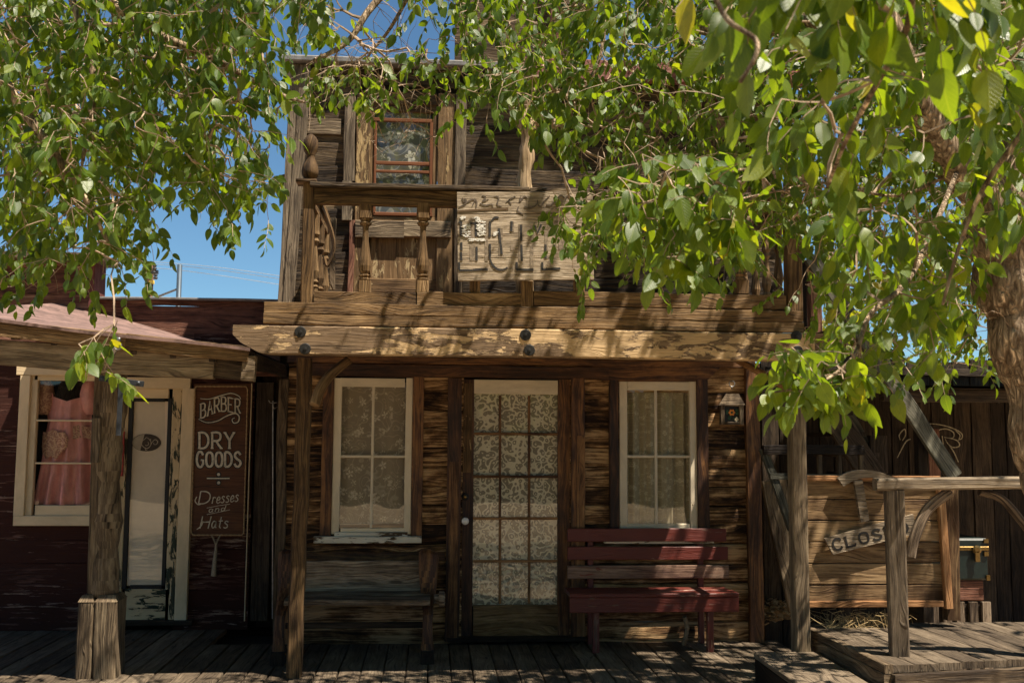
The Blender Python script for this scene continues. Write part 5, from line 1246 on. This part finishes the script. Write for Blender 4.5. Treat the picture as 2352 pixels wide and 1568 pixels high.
def build_tree(name,label,limbs,groups,loc,seed,fine=True,bark='bark'):
    """groups: list of (points, leaf size, droop dir, L, nl)"""
    q=random.Random(seed); t=thing(name,label,'tree',loc); tr=MB()
    for path,rads in limbs:
        if rads[0]>.11:
            fp=smoothpath(path,4); fr=[rads[min(len(rads)-1,i//4)] *(1-(i%4)/4)+rads[min(len(rads)-1,i//4+1)]*(i%4)/4 for i in range(len(fp))]
            b0_=len(tr.v); tr.tube(fp,fr,56,r=.5)
            for i in range(b0_,len(tr.v)):
                c_=fp[(i-b0_)//56]; p=tr.v[i]; d=(p-c_); L=d.length
                if L<1e-4: continue
                w1=1-2*abs(mnoise.noise(V((p.x*16,p.y*16,p.z*3.5)))); w2=mnoise.noise(V((p.x*38,p.y*38,p.z*13))); w3=mnoise.noise(p*3.2)
                tr.v[i]=c_+d*(1+(.026*w1+.014*w2+.022*w3)/L)
        else: tr.tube(path,rads,9,r=.5)
    tk_=tr.build('trunk',M[bark],t,smooth=True)
    tw=MB(); lv=Leaves(); bases=[]
    for (pts,leaf,droop,L,nl,bare,green) in groups:
        for p in pts:
            d=V((q.gauss(0,.7),q.gauss(0,.7),q.gauss(-droop,.45))); bases.append(p)
            ll=L*q.uniform(.7,1.3); twiglet(lv,tw,p,d,ll,max(3,int(nl*q.uniform(.7,1.3))),leaf,q,bare=q.random()<bare,green=green)
    grow(limbs,bases,tw,q)
    tw.build('branches',M['twig'],t); lv.build('crown',M['leaf'],t,fine)
    return t

q=random.Random(21)
# ---- tree A: left
#        0    56  112 168 224 280 336 392 448 504 560 616 672 728
GA=["99888888888864", # -56..0
    "88878888888875",
    "88888888888520",
    "88887888888730",
    "88888888887610",
    "88888878887700",
    "88888877877500",
    "88888887777600",
    "88888877677500",
    "88887776777500",
    "87777763246500",
    "77777760012200",
    "65555530000000",
    "44543220000000",
    "43110000000000"]
ptsA=cellpts(GA,0,-98,52,52,[(3.9,4.7,.55),(4.7,6.2,.85)],q,1.0)
GA2=["8888888888888"]*4
ptsA2=cellpts(GA2,-160,-420,70,90,[(3.8,5.8,.6)],q,.35)
GL=["888","888","888","888","887","886","775","764","642"]
ptsA3=cellpts(GL,-180,-50,60,90,[(3.9,5.6,.7)],q,.8)
tips=[WD(270,735,3.75),WD(262,745,3.8),WD(215,775,3.75),WD(190,800,3.75),WD(180,790,3.75),WD(245,835,3.75),WD(240,850,3.75),WD(215,795,3.8)]
LA1=smoothpath([V((-5.2,-5.6,GZ)),V((-5.0,-5.4,1.6)),V((-4.5,-5.0,3.4)),WD(-260,-420,5.0),WD(60,-330,5.0),WD(330,-200,4.9),WD(560,-120,4.9)],6)
rA1=[.24-.20*(i/(len(LA1)-1))**.8 for i in range(len(LA1))]
LA2=smoothpath([WD(60,-330,5.0),WD(200,-60,4.8),WD(330,60,4.7),WD(480,130,4.7),WD(640,215,4.8),WD(700,235,4.9)],6); rA2=[.03-.024*i/(len(LA2)-1) for i in range(len(LA2))]
LA3=smoothpath([WD(-260,-420,5.0),WD(-60,60,4.5),WD(60,260,4.4),WD(180,430,4.4),WD(250,560,4.4)],6); rA3=[.035-.028*i/(len(LA3)-1) for i in range(len(LA3))]
LA4=smoothpath([WD(480,30,4.7),WD(500,250,4.6),WD(430,420,4.5)],6); rA4=[.014-.008*i/(len(LA4)-1) for i in range(len(LA4))]
LA5=smoothpath([WD(60,-330,5.0),WD(150,-50,4.9),WD(215,180,4.7),WD(190,370,4.6)],6); rA5=[.026-.018*i/(len(LA5)-1) for i in range(len(LA5))]
build_tree('elm_tree','leafy elm whose drooping green branches hang over the red shop on the left',[(LA1,rA1),(LA2,rA2),(LA3,rA3),(LA4,rA4),(LA5,rA5)],
    [(ptsA,.062,.6,.17,8,.06,0.0),(ptsA2,.064,.5,.2,8,0,0.0),(ptsA3,.064,.6,.18,8,0,0),(tips,.062,.6,.14,7,0,.25)],(-5.2,-5.6,GZ),31)

# ---- tree B: right, trunk in view
# background-ish mass (5.2 - 6.4 m), columns 56 px from x=672
#     672 728 784 840 896 952 ...
GB=["4433245888999999999999999999999", #-56
    "7410123688899999999999999999999", #0
    "5220012577888899999999999999999", #56
    "3320022577888888999999999999999", #112
    "1553112567777888899999999999999", #168
    "0122112456667788888999999999999", #224
    "0001001224345677888888888888888", #280
    "0000000000466788888888888888877", #336
    "0000000000035678888888888887753", #392
    "0000000000366788888888888886310", #448
    "0000000000356777888888888874100", #504
    "0000000000356788887335677774100", #560
    "0000000000034256652024566665300", #616
    "0000000000000001200034466666400", #672
    "0000000000000000000022345566650", #728
    "0000000000000000000003445566600", #784
    "0000000000000000000004445554300"] #840
ptsB=cellpts(GB,672,-104,56,56,[(4.5,5.4,.45),(5.4,6.5,.55)],q,.9)
GBt=["8888888888888888888888888"]*4
def shade_clumps(x0,x1,y0,y1,z0,z1,k,qq,hole=None):
    out=[]; cl=[(qq.uniform(x0,x1),qq.uniform(y0,y1),qq.uniform(z0,z1),qq.uniform(.5,1.1)) for _ in range(int(k/40))]
    for i in range(k):
        c=cl[i%len(cl)]; out.append(V((c[0]+qq.gauss(0,c[3]),c[1]+qq.gauss(0,c[3]),c[2]+qq.gauss(0,.35))))
    return out
ptsK=[p for p in shade_clumps(-6,7,-6.5,-3.6,4.9,7.0,60,q)+shade_clumps(-9,9,-12.5,-7.8,3.8,7.0,3800,q) if p.z>(4.4 if p.y>-7 else 3.3)]  # unseen leaf clumps added overhead and behind the viewer to block sky light
ptsK+=[p for p in shade_clumps(2.2,6.5,-3.2,1.5,4.7,6.3,820,q) if p.z>4.3]  # more unseen clumps, added to shade the platform, gate and barn
ptsBt=cellpts(GBt,700,-440,80,98,[(3.6,6.4,.5)],q,.22)
# nearer clusters
def cluster(poly,k,lo,hi):
    out=[]; xs=[p[0] for p in poly]; ys=[p[1] for p in poly]
    while len(out)<k:
        x_=q.uniform(min(xs),max(xs)); y_=q.uniform(min(ys),max(ys)); ins=False; n_=len(poly)
        for i in range(n_):
            a,b=poly[i],poly[(i+1)%n_]
            if (a[1]>y_)!=(b[1]>y_) and x_<(b[0]-a[0])*(y_-a[1])/(b[1]-a[1])+a[0]: ins=not ins
        if ins: dd_=q.uniform(lo,hi); out.append(WD(x_,y_-190/dd_,dd_))
    return out
c1=cluster([(1400,470),(1470,410),(1600,400),(1700,440),(1720,560),(1640,600),(1560,640),(1500,560)],46,2.9,3.3)
c2=cluster([(1750,900),(1800,860),(1900,840),(2000,900),(1960,960),(1850,960)],40,2.9,3.3)
c3=cluster([(1640,-60),(2352,-60),(2352,40),(2180,70),(2050,90),(1800,80),(1720,170),(1660,140)],34,1.6,2.0)
c4=cluster([(1750,150),(2150,120),(2200,330),(2050,420),(1900,460),(1780,300)],32,2.3,2.9)
c5=cluster([(1850,560),(2200,500),(2240,760),(2160,860),(2060,860),(1930,720)],60,3.0,3.8)
c6=cluster([(1250,520),(1420,430),(1440,560),(1330,640),(1260,620)],18,4.2,4.6)
c7=cluster([(2120,60),(2400,40),(2400,420),(2250,330)],30,2.4,3.2)
c11=cluster([(930,-60),(1140,-60),(1150,110),(960,100)],44,5.0,6.0)
c12=cluster([(690,170),(900,160),(910,250),(800,290),(700,260)],46,5.7,6.3)+cluster([(690,-60),(760,-60),(740,110),(690,120)],18,5,6)
c13=cluster([(2180,120),(2400,60),(2400,520),(2270,540)],60,2.9,3.8)
c8=cluster([(950,120),(1080,110),(1120,270),(1040,260),(970,210)],20,5.0,5.6)
c9=cluster([(1090,180),(1340,150),(1350,340),(1230,320),(1120,290)],52,4.8,5.6)
c10=cluster([(1420,500),(1500,420),(1650,420),(1730,520),(1650,640),(1540,670)],26,2.9,3.4)
tp=[W(2490,1210,-3.55)+V((.45,0,-1.75)),W(2490,1230,-3.55),W(2436,1060,-3.55),W(2376,800,-3.55),W(2325,620,-3.55),W(2300,500,-3.6)]
TB=smoothpath(tp,6); rTB=[.172-.025*min(1,(i/(len(TB)-1))*2) for i in range(len(TB))]
TB=[p+V((.02*math.sin(i*1.3),0,0)) for i,p in enumerate(TB)]
L1=smoothpath([W(2300,500,-3.6),W(2200,390,-3.7),W(2110,230,-3.9),W(2020,0,-4.0),W(1900,-260,-4.0),W(1700,-420,-3.6)],6); r1=[.085-.06*(i/(len(L1)-1)) for i in range(len(L1))]
L2=smoothpath([W(2300,500,-3.6),W(2350,330,-3.6),W(2390,60,-3.5),W(2420,-260,-3.2),W(2300,-480,-2.6)],6); r2=[.14-.09*(i/(len(L2)-1)) for i in range(len(L2))]
L3=smoothpath([W(2020,0,-4.0),W(1800,60,-3.2),W(1600,60,-2.7),W(1400,-60,-2.5),W(1200,-130,-2.5),W(1000,-120,-2.6),W(860,10,-2.7),W(800,95,-2.75),W(720,140,-2.8)],6); r3=[.05-.040*(i/(len(L3)-1)) for i in range(len(L3))]
L4=smoothpath([W(2200,390,-3.7),W(2060,450,-3.6),W(1900,420,-3.5),W(1780,440,-3.7),W(1640,470,-4.3)],6); r4=[.009-.006*(i/(len(L4)-1)) for i in range(len(L4))]
L5=smoothpath([W(2390,60,-3.5),WD(2450,120,3.4),WD(2420,180,2.7),WD(2350,300,2.7),WD(2260,430,2.75),WD(2205,560,2.8),WD(2165,700,2.85)],6); r5=[.011-.007*(i/(len(L5)-1)) for i in range(len(L5))]
L6=smoothpath([W(2420,-260,-3.2),WD(2300,-300,2.3),WD(2120,-120,1.75),WD(2085,60,1.85),WD(2010,200,2.0),WD(1940,330,2.2),WD(1900,430,2.4)],6); r6=[.009-.005*(i/(len(L6)-1)) for i in range(len(L6))]
L7=smoothpath([W(2200,390,-3.7),WD(2100,620,3.4),WD(2000,720,3.2),WD(1960,820,3.1),WD(1880,880,3.05),WD(1780,900,3.0)],6); r7=[.011-.008*(i/(len(L7)-1)) for i in range(len(L7))]
L11=smoothpath([W(1780,440,-3.7),WD(1720,390,3.5),WD(1600,420,3.2),WD(1500,460,3.05),WD(1440,470,3.0)],6); r11=[.006-.004*(i/(len(L11)-1)) for i in range(len(L11))]
L8=smoothpath([W(1400,-60,-2.5),W(1380,120,-2.6),W(1330,220,-2.7),W(1250,330,-2.8)],6); r8=[.014-.010*(i/(len(L8)-1)) for i in range(len(L8))]
L9=smoothpath([W(1000,-120,-2.6),W(900,60,-2.2),W(840,150,-2.0),W(900,240,-2.0)],6); r9=[.014-.011*(i/(len(L9)-1)) for i in range(len(L9))]
L10=smoothpath([WD(2300,-300,2.3),WD(1900,-260,1.8),WD(1640,-120,1.6),WD(1660,30,1.55),WD(1740,100,1.5),WD(1700,190,1.5)],6); r10=[.006-.003*(i/(len(L10)-1)) for i in range(len(L10))]
bareb=[WD(q.uniform(840,1010),q.uniform(190,330),5.6+q.random()*.4) for _ in range(34)]+[WD(q.uniform(700,960),q.uniform(20,200),5.2+q.random()*.8) for _ in range(46)]
tb=build_tree('elm_tree','leafy elm with thick leaning bark trunk at the right edge and branches across the balcony',[(TB,rTB),(L1,r1),(L2,r2),(L3,r3),(L4,r4),(L5,r5),(L6,r6),(L7,r7),(L8,r8),(L9,r9),(L10,r10),(L11,r11)],
    [(ptsB,.060,.55,.17,8,.05,.02),(ptsBt,.066,.4,.2,8,0,0),(c1,.068,.35,.16,7,0,.1),(c2,.066,.3,.15,7,0,.08),(c3,.070,.9,.15,7,0,.12),(c4,.068,.7,.16,7,0,.12),(c5,.066,.6,.16,7,0,.08),(c6,.062,.6,.16,7,0,.05),(c7,.068,.7,.16,7,0,.12),(c8,.060,.6,.16,7,0,.0),(c9,.062,.6,.16,7,0,.0),(c11,.062,.6,.16,7,0,.03),(c12,.042,.6,.12,8,0,.1),(c13,.066,.7,.16,7,0,.05),(c10,.068,.4,.16,7,0,.05),(bareb,.05,.5,.22,4,1.0,0),(ptsK,.13,.3,.4,9,0,0)],tuple(tp[0]),33)

# ---- background tree behind right
q3=random.Random(8)
GC=["7777777777","7777777777","7777777777","6677776666","6666666666","5566666666"]
ptsC=[]
for r_ in range(6):
    for c_ in range(11):
        for _ in range(7): ptsC.append(WD(1790+(c_+q3.random())*58,400+(r_+q3.random())*76,q3.uniform(12,15)))
LC=smoothpath([V((5.6,5.0,GZ)),V((5.5,5.0,2.2)),V((5.2,5.1,3.6)),V((4.9,5.2,5.5))],6); rC=[.16-.1*(i/(len(LC)-1)) for i in range(len(LC))]
LC2=smoothpath([V((5.5,5.0,2.2)),V((4.5,4.9,3.2)),V((3.9,4.8,4.2))],6); rC2=[.07-.05*(i/(len(LC2)-1)) for i in range(len(LC2))]
build_tree('elm_tree','pale green tree standing far behind the staircase and barn',[(LC,rC),(LC2,rC2)],[(ptsC,.075,.3,.45,14,0,.25)],(5.6,5.0,GZ),35,fine=False)

# unseen long low building added behind the viewer for pane reflections and less skylight
ob=thing('added_reflection_building','unseen long dark board building added behind the viewer for pane reflections','building',(0,-24,GZ))
m=MB(); X=-26.0
while X<26: w_=rng.uniform(.25,.4); m.box((X,-24.0,GZ),(X+w_-.01,-23.97,3.1),'z'); X+=w_
m.build('wall',M['dark'],ob)
m=MB(); m.box((-26.5,-30,3.1),(26.5,-23.6,3.2),'x'); m.build('roof',M['roofgray'],ob)
m=MB(); m.box((-26,-29.5,GZ),(26,-24.1,3.05),'x'); m.build('room',M['void'],ob)
print('leaves',sum(len(o.data.polygons)//12 for o in bpy.data.objects if o.name.startswith('crown')))
print('objects',len(bpy.data.objects))
